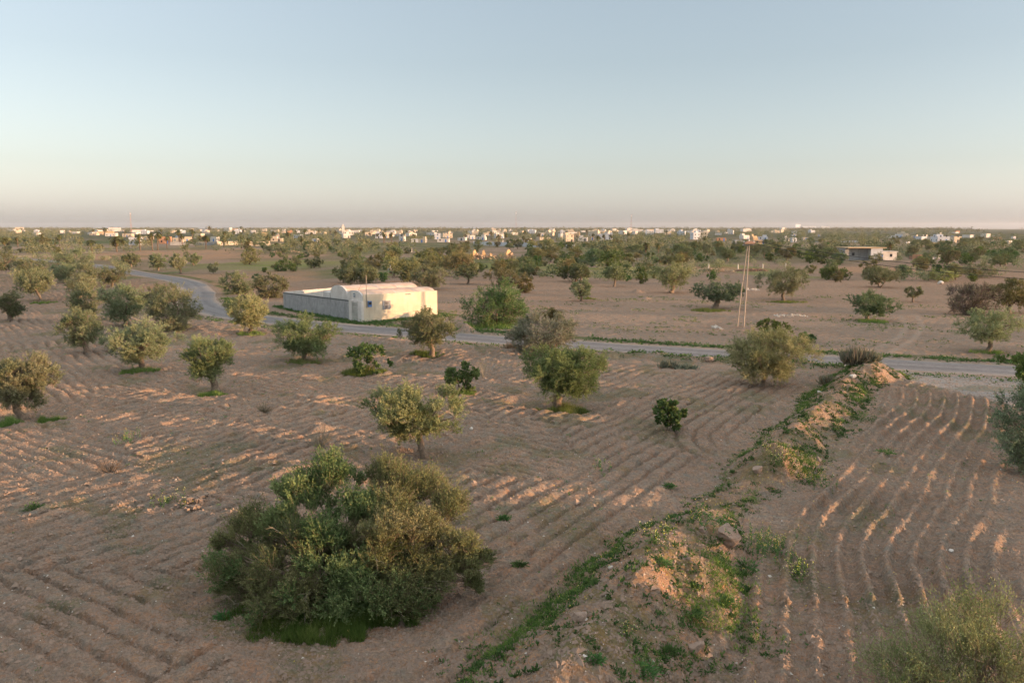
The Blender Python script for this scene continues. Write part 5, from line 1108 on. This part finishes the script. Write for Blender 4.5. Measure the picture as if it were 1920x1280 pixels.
# ------------------------------------------------------------------ ruin and heaps of stone
def rubble(px0, px1, py, hp, label, name, n, mat='limestone', seed=1, cat="stone heap", size=(0.18, 0.4), peaks=None, slabs=None):
    rng = np.random.default_rng(seed); xa, y = G(px0, py); xb, _ = G(px1, py); o = empty(name, ((xa + xb) / 2, y, gz((xa + xb) / 2, y)), label, cat)
    L = xb - xa; mb = MB(); H_ = hp * mpp(y)
    for i in range(n):
        t = rng.uniform(-.5, .5); env = 1 - abs(2 * t) ** 3
        if peaks: env = max(0.12, sum(a * math.exp(-((t - c) / w_) ** 2) for c, a, w_ in peaks))
        z = rng.random() ** 1.6 * H_ * env; s_ = rng.uniform(*size); yy_ = rng.normal() * 0.5 * (1.3 - z / (H_ + .01)) * max(1, H_)
        u = unit(rng.normal(size=(8, 3))) * 0.25; V = (np.array([(a, b, c) for c in (-1, 1) for b in (-1, 1) for a in (-1, 1)]) * np.array((1, .8, .65)) + u) * s_ / 1.4
        an = rng.uniform(0, 3); R_ = np.array([[math.cos(an), -math.sin(an), 0], [math.sin(an), math.cos(an), 0], [0, 0, 1]]); V = V @ R_.T + np.array((t * L, yy_, z + s_ * .2))
        mb.add(V, [(0, 2, 3, 1), (4, 5, 7, 6), (0, 1, 5, 4), (1, 3, 7, 5), (3, 2, 6, 7), (2, 0, 4, 6)])
    mb.build("stones" if not slabs else "rubble", M[mat], o)["kind"] = "stuff"
    for k, (sx, w_, h_, rz) in enumerate(slabs or []):
        m = MB(); q = 9; V = []
        for i in range(q + 1):
            t = i / q; hh_ = h_ * (0.35 + 0.75 * math.sin(math.pi * min(1, t * 1.15 + 0.1)) + rng.uniform(-.1, .1))
            for dy in (-0.35, 0.35): V += [((t - .5) * w_, dy + rng.uniform(-.06, .06), -0.3), ((t - .5) * w_ + rng.uniform(-.05, .05), dy * 0.8, max(0.3, hh_))]
        F = []
        for i in range(q):
            b = i * 4; F += [(b, b + 4, b + 5, b + 1), (b + 2, b + 3, b + 7, b + 6), (b + 1, b + 5, b + 7, b + 3)]
        F += [(0, 1, 3, 2), (q * 4, q * 4 + 2, q * 4 + 3, q * 4 + 1)]
        V = np.array(V); c, s_ = math.cos(rz), math.sin(rz); V = V @ np.array([[c, s_, 0], [-s_, c, 0], [0, 0, 1]]) + np.array((sx * L, 0, 0)); m.add(V, F); m.build("wall_remnant", M['ruinwall'], o)
M['ruinwall'] = simple("ruin_render", (0.62, 0.42, 0.22), (0.50, 0.33, 0.18), 1.5, 0.95, 0.8, 5, bdist=0.1)
rubble(880, 966, 485.5, 12, "ruined stone house with two broken orange wall stumps amid rubble", "ruined_house", 420, seed=3, cat="ruin", size=(0.25, 0.6), peaks=[(-.33, .7, .1), (-.1, .55, .14), (.15, .35, .2), (.38, .9, .12)],
       slabs=[(-.37, 2.6, 3.0, 0.75), (-.17, 1.8, 3.0, 0.2), (-.02, 2.0, 1.8, 0.4), (.38, 3.4, 3.2, 0.7), (.2, 3.0, 1.6, 0.1), (.3, 2.2, 2.4, 1.3)])
rubble(1294, 1378, 510, 6, "long orange heap of field stones in front of the white posts", "stone_heap", 620, seed=5, size=(0.14, 0.34)); rubble(1380, 1440, 508, 4, "lower reddish heap of stones behind the twin pole", "stone_heap", 260, seed=6, mat='burlap', size=(0.14, 0.3))
rubble(512, 560, 473, 4, "long low stone heap left of the round solitary olive", "stone_heap", 200, seed=7, size=(0.25, 0.55)); rubble(800, 826, 484, 5, "small orange stone heap in the scrub left of the ruin", "stone_heap", 120, seed=8, size=(0.25, 0.5))
rubble(945, 992, 495, 4, "flat pinkish stone heap below the ruin", "stone_heap", 160, seed=9, size=(0.2, 0.45)); rubble(1335, 1350, 614, 3, "little pile of white stones beside the road verge, left of the twin pole", "stone_heap", 30, seed=10, mat='whitestone', size=(0.06, 0.16))
rubble(1452, 1512, 592, 3, "scattered pale stones in the field right of the twin pole", "stone_heap", 60, seed=12, mat='whitestone', size=(0.05, 0.14)); rubble(332, 384, 952, 13, "heap of soil clods at the upper left of the huge bush", "clod_heap", 90, seed=13, mat='clod', cat="clod heap", size=(0.04, 0.11))
rubble(1398, 1424, 545, 3, "short row of pale stones left of the wide forked olive", "stone_heap", 30, seed=15, mat='whitestone', size=(.1, .2))
def rock(px, py, w_, h_, label, mat='rock', seed=0, name="rock", z=None):
    rng = np.random.default_rng(seed + 900); x, y = G(px, py); 
    import bmesh
    bm = bmesh.new(); bmesh.ops.create_icosphere(bm, subdivisions=3, radius=1)
    n = rng.normal(size=(9, 3)); n /= np.linalg.norm(n, axis=1)[:, None]; dd = rng.uniform(0.45, 0.8, 9)
    for v in bm.verts:
        p = np.array(v.co)
        for a, b in zip(n, dd):
            e = p @ a - b
            if e > 0: p = p - a * e * 0.9
        p = p * (1 + 0.07 * math.sin(p[0] * 9 + seed) * math.sin(p[1] * 8) + 0.05 * math.sin(p[2] * 14))
        v.co = (p[0] * w_ / 1.9, p[1] * w_ / 2.3, p[2] * h_ / 1.7)
    me = bpy.data.meshes.new(name); bm.to_mesh(me); bm.free(); me.materials.append(M[mat]); o = bpy.data.objects.new(name, me); COL.objects.link(o)
    o.location = (x, y, (gz(x, y) if z is None else z) + h_ * 0.22); o.rotation_euler = (0, 0, rng.uniform(0, 3)); tag(o, label, "rock", "single rocks")
def GB(px, py):
    """where a pixel ray meets the raised berm"""
    for h in np.arange(1.6, -0.2, -0.04):
        x, y = G(px, py, h)
        if gz(x, y) >= h: return px, py, x, y
    return px, py, *G(px, py)
def rockb(px, py, wpx, hpx, label, mat='rock', seed=0, name="rock"):
    _, _, x, y = GB(px, py); m = mpp(y); rock(px, py, wpx * m, hpx * m * 1.1, label, mat, seed, name); o = bpy.context.scene.collection.objects[-1]; o.location = (x, y, gz(x, y) + hpx * m * 0.3)
rockb(1366, 1018, 50, 42, "largest boulder, on the near berm crest beside yellow flowers", 'rock', 1); rockb(1090, 1162, 32, 20, "rounded pale boulder on the near berm's left shoulder", 'rock', 2)
rockb(1306, 1220, 34, 26, "grey boulder at the right foot of the near berm, near the bottom", 'rock', 3); rockb(1318, 1000, 16, 12, "small stone just left of the largest boulder", 'rock', 4)
rockb(1145, 1067, 12, 8, "pale stone in the dark weeds left of the near berm", 'whitestone', 5); rockb(914, 1116, 12, 9, "pinkish clod right of the huge bush's shadow", 'rock', 6)
rockb(1784, 1034, 10, 7, "tiny white stone on the furrows of the right field", 'whitestone', 7); rockb(1764, 532, 15, 6, "whitish boulder lying on bare soil, right, above the lilac thorn tree", 'whitestone', 8, "boulder")
rockb(1420, 887, 26, 12, "flat rock at the left foot of the far berm", 'rock', 9); rockb(265, 951, 16, 5, "grey flat stone in the left field", 'rock', 10); rockb(38, 1052, 11, 7, "pale stone near the left edge furrows", 'rock', 11)
rockb(884, 808, 7, 6, "small white stone right of the leafless twig", 'whitestone', 12); rockb(1597, 709, 16, 8, "white stone at the foot of the aloe clump", 'whitestone', 13); rockb(1536, 736, 10, 5, "white litter-like stone below the small aloe", 'whitestone', 14)
rockb(1330, 678, 20, 10, "grey stone on the near road verge below the road", 'rock', 15); rockb(1440, 1010, 14, 9, "stone among flowers right of the largest boulder", 'rock', 16)

# ------------------------------------------------------------------ grass rings, weeds, flowers
def ring(*a, **k): return grass_ring(*a, **k)
ring(620, 1150, 3.3, 2.3, 22000, 0.42, "", 601, name="grass_under_bush", tm=0.15, wid=0.010)
for i, (px, py, rx, ry, n, h) in enumerate([(1057, 772, 1.9, 1.4, 7000, 0.42), (400, 741, 1.3, 1.2, 3500, 0.28), (95, 790, 1.0, 0.9, 2600, 0.34), (20, 797, 0.9, 0.8, 2200, 0.32), (262, 702, 1.9, 1.2, 3800, 0.3), (568, 682, 1.9, 1.2, 3000, 0.3),
                                            (800, 670, 2.0, 1.3, 3000, 0.4), (680, 704, 2.2, 1.5, 4200, 0.45), (868, 742, 1.2, 0.9, 1800, 0.25), (1330, 582, 3.4, 2.6, 2400, 0.3), (1635, 603, 2.6, 2.2, 1800, 0.3), (1850, 662, 2.0, 1.6, 1400, 0.25), (467, 628, 2.0, 1.6, 1600, 0.3), (80, 570, 2.6, 2, 1200, 0.3), (925, 615, 5, 3, 3500, 0.5), (1475, 566, 4.0, 2.6, 1500, .25), (1100, 560, 2, 1.6, 900, .25)]):
    ring(px, py, rx, ry, n, h, "", 610 + i, name="grass_ring", tm=0.42 if i != 5 else 0.7, wid=0.013 + 0.0003 * max(0, G(px, py)[1] - 40))
def weeds(name, mask, xr, yr, n, size, seed, mat='weed', upright=0.5, tm=0.3, per=14, lw=0.35, lift=0.0):
    """rosettes and tufts of broad-leaved weeds wherever mask() allows"""
    rng = np.random.default_rng(seed); X = rng.uniform(*xr, n); Y = rng.uniform(*yr, n)
    z, m = land(X, Y, True); k = rng.random(n) < mask(X, Y, m); X, Y, z = X[k], Y[k], z[k]; n = len(X)
    S = size * rng.uniform(0.5, 1.5, n); i = np.repeat(np.arange(n), per)
    D = rng.normal(size=(len(i), 3)); D[:, 2] = np.abs(D[:, 2]) * upright + upright * 0.5; D = unit(D)
    P = np.stack([X[i], Y[i], z[i] - 0.02 + lift], 1) + D * (S[i] * rng.uniform(0, 0.8, len(i)))[:, None]
    tv = tm + (rng.random(n) - 0.5)[i] * 0.6 + rng.normal(size=len(i)) * 0.12
    return tag(leaves_mesh(name, P, unit(D + rng.normal(size=D.shape) * 0.5), S[i] * 0.75, S[i] * lw, tv, M[mat], None, rng), kind="stuff")
def mberm(X, Y, m):
    left = (m['sB'] < 0); a = m['aB']
    q = m['dB'] / m['hw']
    foot_l = left * np.exp(-((q - 0.88) / 0.26) ** 2) * 0.6 * ss(0.25, 0.45, fbm(X / 1.3, Y / 1.3, 701, 2)) * (0.35 + 0.65 * ((a < 25) | (a > 44))) * 1.5
    foot_r = (~left) * np.exp(-((q - 0.85) / 0.35) ** 2) * ss(0.42, 0.58, fbm(X / 1.1, Y / 1.1, 703, 2))
    top = (q < 0.9) * ss(0.55, 0.68, fbm(X / 0.55, Y / 0.55, 705, 2)) * 0.35
    return np.clip(foot_l + foot_r * 0.9 + top, 0, 1)
weeds("berm_weeds", mberm, (-4, 30), (13, 60), 130000, 0.10, 710, tm=0.2, per=12)
def mgrass(X, Y, m):
    q = m['dB'] / m['hw']; left = m['sB'] < 0
    a = left * np.exp(-((q - 0.9) / 0.22) ** 2) * ss(0.28, 0.45, fbm(X / 1.5, Y / 1.5, 751, 2)) * (0.3 + 0.7 * ((m['aB'] < 24) | (m['aB'] > 42)))
    b = (~left) * np.exp(-((q - 0.8) / 0.3) ** 2) * ss(0.48, 0.6, fbm(X / 1.4, Y / 1.4, 753, 2))
    return np.clip(a + b, 0, 1)
weeds("bank_grass", mgrass, (-4, 30), (13, 60), 150000, 0.15, 755, mat='grass', tm=0.25, per=9, upright=1.6, lw=0.10)
def mclump(X, Y, m):
    a = ss(0.60, 0.66, fbm(X / 0.45, Y / 0.45, 707, 2)) * (m['dB'] < m['hw'] * 1.15)
    return a
weeds("berm_clumps", mclump, (-4, 30), (13, 60), 26000, 0.13, 712, tm=0.15, per=16, upright=0.9)
def mtuft(X, Y, m):
    a = ss(0.66, 0.74, fbm(X / 0.8, Y / 0.8, 721, 2)) * 0.8 + 0.02
    b = ss(0.45, 0.6, fbm(X / 7, Y / 7, 723, 2))
    return a * (0.2 + b) * (m['dR'] > 3.4) * (m['dT'] > 2.5) * m['nearside']
weeds("field_weeds", mtuft, (-45, 45), (14, 75), 36000, 0.08, 714, tm=0.5, per=9)
def mroad(X, Y, m):
    d = m['dR']; return (np.exp(-((d - 4.4) / 0.9) ** 2) * ss(0.22, 0.42, fbm(X / 2.2, Y / 2.2, 731, 2)) * np.where(m['nearside'], 0.25 + 0.6 * m['vm'], 1.0))
weeds("road_verge_weeds", mroad, (-60, 60), (55, 125), 170000, 0.21, 716, tm=0.35, per=7)
weeds("field_edge_weeds", lambda X, Y, m: ss(0.55, 0.68, fbm(X / 3.5, Y / 3.5, 733, 3)) * (~m['nearside']) * (m['dR'] > 3.5) * 0.6, (-20, 70), (66, 130), 26000, 0.16, 718, tm=0.6, per=7)
weeds("house_foot_weeds", lambda X, Y, m: ((np.abs((X - HOUSE_C[0]) * E1[0] + (Y - HOUSE_C[1]) * E1[1] + 0.9) < 0.9) & ((X - HOUSE_C[0]) * E2[0] + (Y - HOUSE_C[1]) * E2[1] > 3.5) & ((X - HOUSE_C[0]) * E2[0] + (Y - HOUSE_C[1]) * E2[1] < 24)) |
      ((np.abs((X - HOUSE_C[0]) * E2[0] + (Y - HOUSE_C[1]) * E2[1] + 0.9) < 0.9) & ((X - HOUSE_C[0]) * E1[0] + (Y - HOUSE_C[1]) * E1[1] > 0.3) & ((X - HOUSE_C[0]) * E1[0] + (Y - HOUSE_C[1]) * E1[1] < 12)), (-36, -6), (90, 114), 12000, 0.2, 720, tm=0.3, per=9)
# pebbles and clods
def pebbles(name, n, seed, mat, size, mask=None, xr=(-30, 32), yr=(14, 60)):
    rng = np.random.default_rng(seed); Y = yr[0] + (yr[1] - yr[0]) * rng.random(n) ** 1.6; X = rng.uniform(-.72, .72, n) * Y; z, m = land(X, Y, True)
    k = (m['dR'] > 2.8); 
    if mask: k &= rng.random(n) < mask(X, Y, m)
    X, Y, z = X[k], Y[k], z[k]; n = len(X); S = size * rng.lognormal(0, 0.45, n)
    base = np.array([(1, 0, 0), (-.5, .87, 0), (-.5, -.87, 0), (0.1, 0, .75)]); A = rng.uniform(0, 6.28, n); c, s_ = np.cos(A), np.sin(A)
    B = np.repeat(base[None], n, 0) * rng.uniform(0.6, 1.2, (n, 4, 1)); V = np.stack([B[..., 0] * c[:, None] - B[..., 1] * s_[:, None], B[..., 0] * s_[:, None] + B[..., 1] * c[:, None], B[..., 2]], -1) * S[:, None, None]
    V += np.stack([X, Y, z - 0.005], 1)[:, None]; o_ = (np.arange(n) * 4)[:, None]
    F = np.concatenate([o_ + np.array(f) for f in ((0, 1, 3), (1, 2, 3), (2, 0, 3))])
    return tag(mesh_np(name, V.reshape(-1, 3), F, M[mat]), kind="stuff")
pebbles("pebbles", 5000, 730, 'whitestone', 0.022); pebbles("soil_clods", 150000, 732, 'clod', 0.042)

# ------------------------------------------------------------------ far groves: nobody could count these
def far_mass(name, spec, seed, mat, sizes, nf):
    rng = np.random.default_rng(seed); Ps = []; Ds = []; Ls = []; Ts = []
    for (y0, y1, n, xf) in spec:
        u = rng.uniform(0, 1, n); Y = (y0 ** 0.4 + u * (y1 ** 0.4 - y0 ** 0.4)) ** (1 / 0.4); X = rng.uniform(-xf, xf, n) * Y
        dens = fbm(X / (Y * 0.06 + 20), Y / (Y * 0.12 + 30), seed, 3); k = (dens > (0.5 if y1 < 500 else 0.28 if y0 > 2000 else 0.40)) & ((np.abs(X / Y + 0.28) > 0.2) | (Y > 330))
        for hx, hy, hw in HOUSES: k &= ~((np.abs(X / Y - hx / hy) * hy < hw / 2 + 1.5) & (Y > hy * 0.70) & (Y < hy + hw * .5 + 6) & (rng.random(n) < 0.85))
        X = X[k]; Y = Y[k]; n = len(X)
        S = rng.uniform(*sizes, n) * (1 + Y / 9000); H = S * rng.uniform(0.75, 1.15, n) * np.where(rng.random(n) < 0.12, 1.6, 1)
        i = np.repeat(np.arange(n), nf)
        d = unit(rng.normal(size=(len(i), 3))); q = rng.uniform(0.5, 1, len(i))[:, None]
        P = np.stack([X[i], Y[i], (H * 0.55)[i]], 1) + d * q * np.stack([S[i] * 0.62, S[i] * 0.62, H[i] * 0.5], 1)
        Ps.append(P); Ds.append(unit(d + rng.normal(size=d.shape) * 0.8)); Ls.append(S[i] * 1.9 / math.sqrt(nf)); Ts.append((rng.random(n)[i] * 0.9 + rng.normal(size=len(i)) * 0.1))
    P = np.concatenate(Ps); o = leaves_mesh(name, P, np.concatenate(Ds), np.concatenate(Ls), np.concatenate(Ls) * 0.6, np.concatenate(Ts), M[mat], None, rng)
    return tag(o, kind="stuff")
far_mass("far_olive_grove", [(330, 700, 700, .75), (700, 2500, 2600, .75)], 501, 'olive_far', (3.4, 5.4), 170)
far_mass("scrub_cover", [(165, 420, 1500, .75)], 505, 'olive_far', (0.9, 2.3), 130)
far_mass("horizon_woodland", [(2000, 8500, 11000, .75)], 503, 'olive_far', (4.5, 7.0), 26)


# ------------------------------------------------------------------ evening haze over the plain
hb = MB().box(-9700, 9700, -9700, 9700, -4, 62).build("haze", None); hm = bpy.data.materials.new("haze_air"); hm.use_nodes = True; hm.node_tree.nodes.clear()
ho = hm.node_tree.nodes.new("ShaderNodeOutputMaterial"); hv = hm.node_tree.nodes.new("ShaderNodeVolumePrincipled")
hv.inputs['Color'].default_value = (0.95, 0.96, 0.98, 1); hv.inputs['Density'].default_value = 0.00005; hv.inputs['Anisotropy'].default_value = 0.2
hm.node_tree.links.new(hv.outputs[0], ho.inputs['Volume']); hb.data.materials.clear(); hb.data.materials.append(hm); tag(hb, kind="stuff")

# ------------------------------------------------------------------ aloes, mustard, dead shrubs
def aloe(px, py, w_px, h_px, n, label, seed, name="aloe_clump", cat="aloe", mat='aloe', tm=0.3, wid=0.05, spread=0.6):
    rng = np.random.default_rng(seed); x, y = G(px, py); m = mpp(y); o = empty(name, (x, y, gz(x, y)), label, cat)
    B = rng.normal(size=(n, 3)) * np.array((w_px * m * 0.2, w_px * m * 0.12, 0)); D = rng.normal(size=(n, 3)) * spread; D[:, 2] = 1; D[:, 0] += B[:, 0] * 0.9; D = unit(D)
    L = h_px * m * rng.uniform(0.5, 1.1, n)[:, None] * 1.05; R = unit(np.cross(D, rng.normal(size=(n, 3)))) * wid
    C1 = B + D * L * 0.55; T = B + D * L * 0.85 + np.array((0, 0, 1)) * L * 0.18
    V = np.stack([B - R, B + R, C1 + R * .8, C1 - R * .8, T], 1).reshape(-1, 3); o5 = (np.arange(n) * 5)[:, None]
    tv = np.clip(tm + rng.normal(size=n) * 0.2, 0, 1)
    mesh_np("leaves", V, [np.concatenate([o5 + np.array((0, 1, 2, 3))]), o5 + np.array((3, 2, 4))], M[mat], o, attrs={"tint": np.repeat(tv, 5)})
    MB().tube([(0, 0, -.1), (0, 0, 0.15)], [0.18, 0.08], 6).build("root_stock", M['bark'], o)
    return o
aloe(1606, 702, 46, 34, 620, "big spiky aloe clump on the mound where the bank meets the road", 801, tm=.45)
aloe(1634, 704, 22, 20, 260, "smaller aloe clump leaning against the right of the big one", 802)
aloe(1551, 722, 22, 20, 240, "reddish-topped aloe clump left below the big one", 803, tm=.6)
aloe(1252, 690, 34, 13, 300, "left half of the low grey aloe row on the near road verge", 804, tm=.25); aloe(1288, 692, 34, 14, 300, "right half of the low grey aloe row on the near road verge", 805, tm=.3)
aloe(957, 655, 26, 16, 220, "dry reddish tuft at the left foot of the silvery roadside olive bush", 806, tm=.9, name="dry_tuft", cat="tuft", wid=.02, spread=.9)
def twiggy(px, py, w_px, h_px, n, label, seed, name="dead_shrub", cat="shrub", tm=.3):
    rng = np.random.default_rng(seed); x, y = G(px, py); m = mpp(y); o = bpy.data.objects.new("tmp", None)
    D = rng.normal(size=(n, 3)); D[:, 2] = abs(D[:, 2]) * .8 + .25; D = unit(D) * np.array((w_px * m * .6, w_px * m * .5, h_px * m * 1.2)) * rng.uniform(.5, 1, n)[:, None]
    S = np.zeros((n, 3)); k = np.repeat(np.arange(n), 4); t = rng.uniform(.35, .95, len(k))[:, None]; A2 = D[k] * t; B2 = A2 + unit(D[k] + rng.normal(size=(len(k), 3)) * .4) * h_px * m * .25
    V1, F1 = twigs_arr(S, D, .014, .006); V2, F2 = twigs_arr(A2, B2, .007, .004); V = np.concatenate([V1, V2])
    q = mesh_np(name, V, np.concatenate([F1, F2 + len(V1)]), M['dry'], attrs={"tint": np.full(len(V), tm)}); q.location = (x, y, gz(x, y) - .03); tag(q, label, cat)
twiggy(495, 781, 34, 22, 40, "dark dead twig bundle in a shallow hole in the ploughed soil", 811, tm=0.0); twiggy(205, 890, 60, 30, 50, "brown dead twigs in a hole in the left field", 812, tm=0.0)
twiggy(905, 712, 26, 50, 26, "pale leafless upright twigs right of the yellow-green fig shrub", 813, tm=.8); twiggy(600, 845, 60, 46, 60, "fine dry stalks standing behind the huge bush", 814, tm=.6)
def mustard(px, py, w_px, h_px, n, label, seed, world=None):
    rng = np.random.default_rng(seed); _, _, x, y = GB(px, py); m = mpp(y); n = max(8, int(n * 0.45)); h_px *= 0.8; o = empty("mustard_plant", (x, y, gz(x, y)), label, "wildflower")
    B = rng.normal(size=(n, 3)) * np.array((w_px * m * .3, w_px * m * .45, 0)); T = B + rng.normal(size=(n, 3)) * .08; T[:, 2] = h_px * m * rng.uniform(.4, 1.1, n)
    V, F = twigs_arr(B, T, .006, .003); mesh_np("stems", V, F, M['weed'], o, attrs={"tint": np.full(len(V), .6)})
    k = np.repeat(np.arange(n), 9); P = B[k] + (T[k] - B[k]) * rng.uniform(.05, .9, len(k))[:, None]; leaves_mesh("leaves", P, rng.normal(size=P.shape), .10, .035, .3 + .3 * rng.random(len(P)), M['weed'], o, rng)
    k = np.repeat(np.arange(n), 4); P = T[k] + rng.normal(size=(len(k), 3)) * .035; leaves_mesh("flowers", P, rng.normal(size=P.shape), .036, .03, rng.random(len(P)), M['flower'], o, rng)
mustard(1462, 868, 62, 34, 110, "tall yellow mustard flowering on the left foot of the far bank", 821); mustard(1530, 905, 70, 26, 110, "yellow flowers along the right foot of the far bank", 822)
mustard(1440, 1035, 90, 44, 190, "broad yellow-green mustard mass right of the largest boulder", 823); mustard(1175, 1192, 18, 40, 10, "single tall mustard stalk rising from the dark weeds at bottom", 824)
mustard(1330, 985, 80, 22, 90, "small yellow flowers on the crest left of the largest boulder", 825); mustard(1235, 1010, 50, 30, 60, "yellow flowers among weeds on the left foot of the near bank", 826)
mustard(1128, 878, 36, 22, 26, "little green weed bush alone on the furrows in the centre", 827); mustard(235, 830, 40, 30, 40, "yellow-flowered weed tuft on lit clods in the left field", 828); mustard(320, 945, 60, 26, 46, "yellow weed tuft left of the soil clods", 829)
mustard(1492, 1080, 50, 34, 80, "mustard clump at the edge of the right field furrows", 830)
def green_tuft(px, py, w_px, label, seed):
    rng = np.random.default_rng(seed); _, _, x, y = GB(px, py); m = mpp(y); n = 260; D = rng.normal(size=(n, 3)); D[:, 2] = abs(D[:, 2]) * .5; P = D * w_px * m * .2
    q = leaves_mesh("weed_tuft", P, D + rng.normal(size=D.shape) * .5, .11, .04, .2 + .3 * rng.random(n), M['weed'], None, rng); q.location = (x, y, gz(x, y)); tag(q, label, "weed")
for i, a in enumerate([(62, 954, 36, "dark green weed mat alone near the left edge"), (420, 1160, 34, "green weed tuft at the huge bush's lower left"), (1240, 1060, 40, "dark weed clump on the near bank's upper slope"), (1255, 1225, 40, "weed clump on the orange lit slope at the bottom"),
                       (1115, 1240, 34, "round weed clump beside the orange slope, bottom"), (1395, 1065, 60, "dark green weed clump under the largest boulder"), (1360, 1130, 44, "dark green weeds at the near bank's right foot"), (1300, 1160, 50, "broad dark weed clump low on the near bank"),
                       (1210, 1262, 60, "dark weed clump at the bottom edge of the photo"), (1625, 790, 60, "long dark weed strip right of the far bank"), (1660, 850, 36, "weed clump at the top of the right field"), (945, 975, 24, "weed dot on the furrows right of the huge bush"),
                       (975, 1060, 24, "second weed dot right of the huge bush"), (1255, 915, 24, "weed tuft on the curved furrows")]): green_tuft(*a, 850 + i)
def mflow(X, Y, m): return ss(0.52, 0.62, fbm(X / 1.7, Y / 1.7, 741, 2)) * (m['dB'] < m['hw'] * 1.3) + 0.10 * ss(.5, .65, fbm(X / 4, Y / 4, 743, 2)) * m['nearside'] * (m['dR'] > 3.5)
weeds("yellow_flowers", mflow, (-24, 30), (14, 60), 16000, 0.035, 745, mat='flower', per=3, tm=.5, lw=.8, lift=0.16, upright=.8)
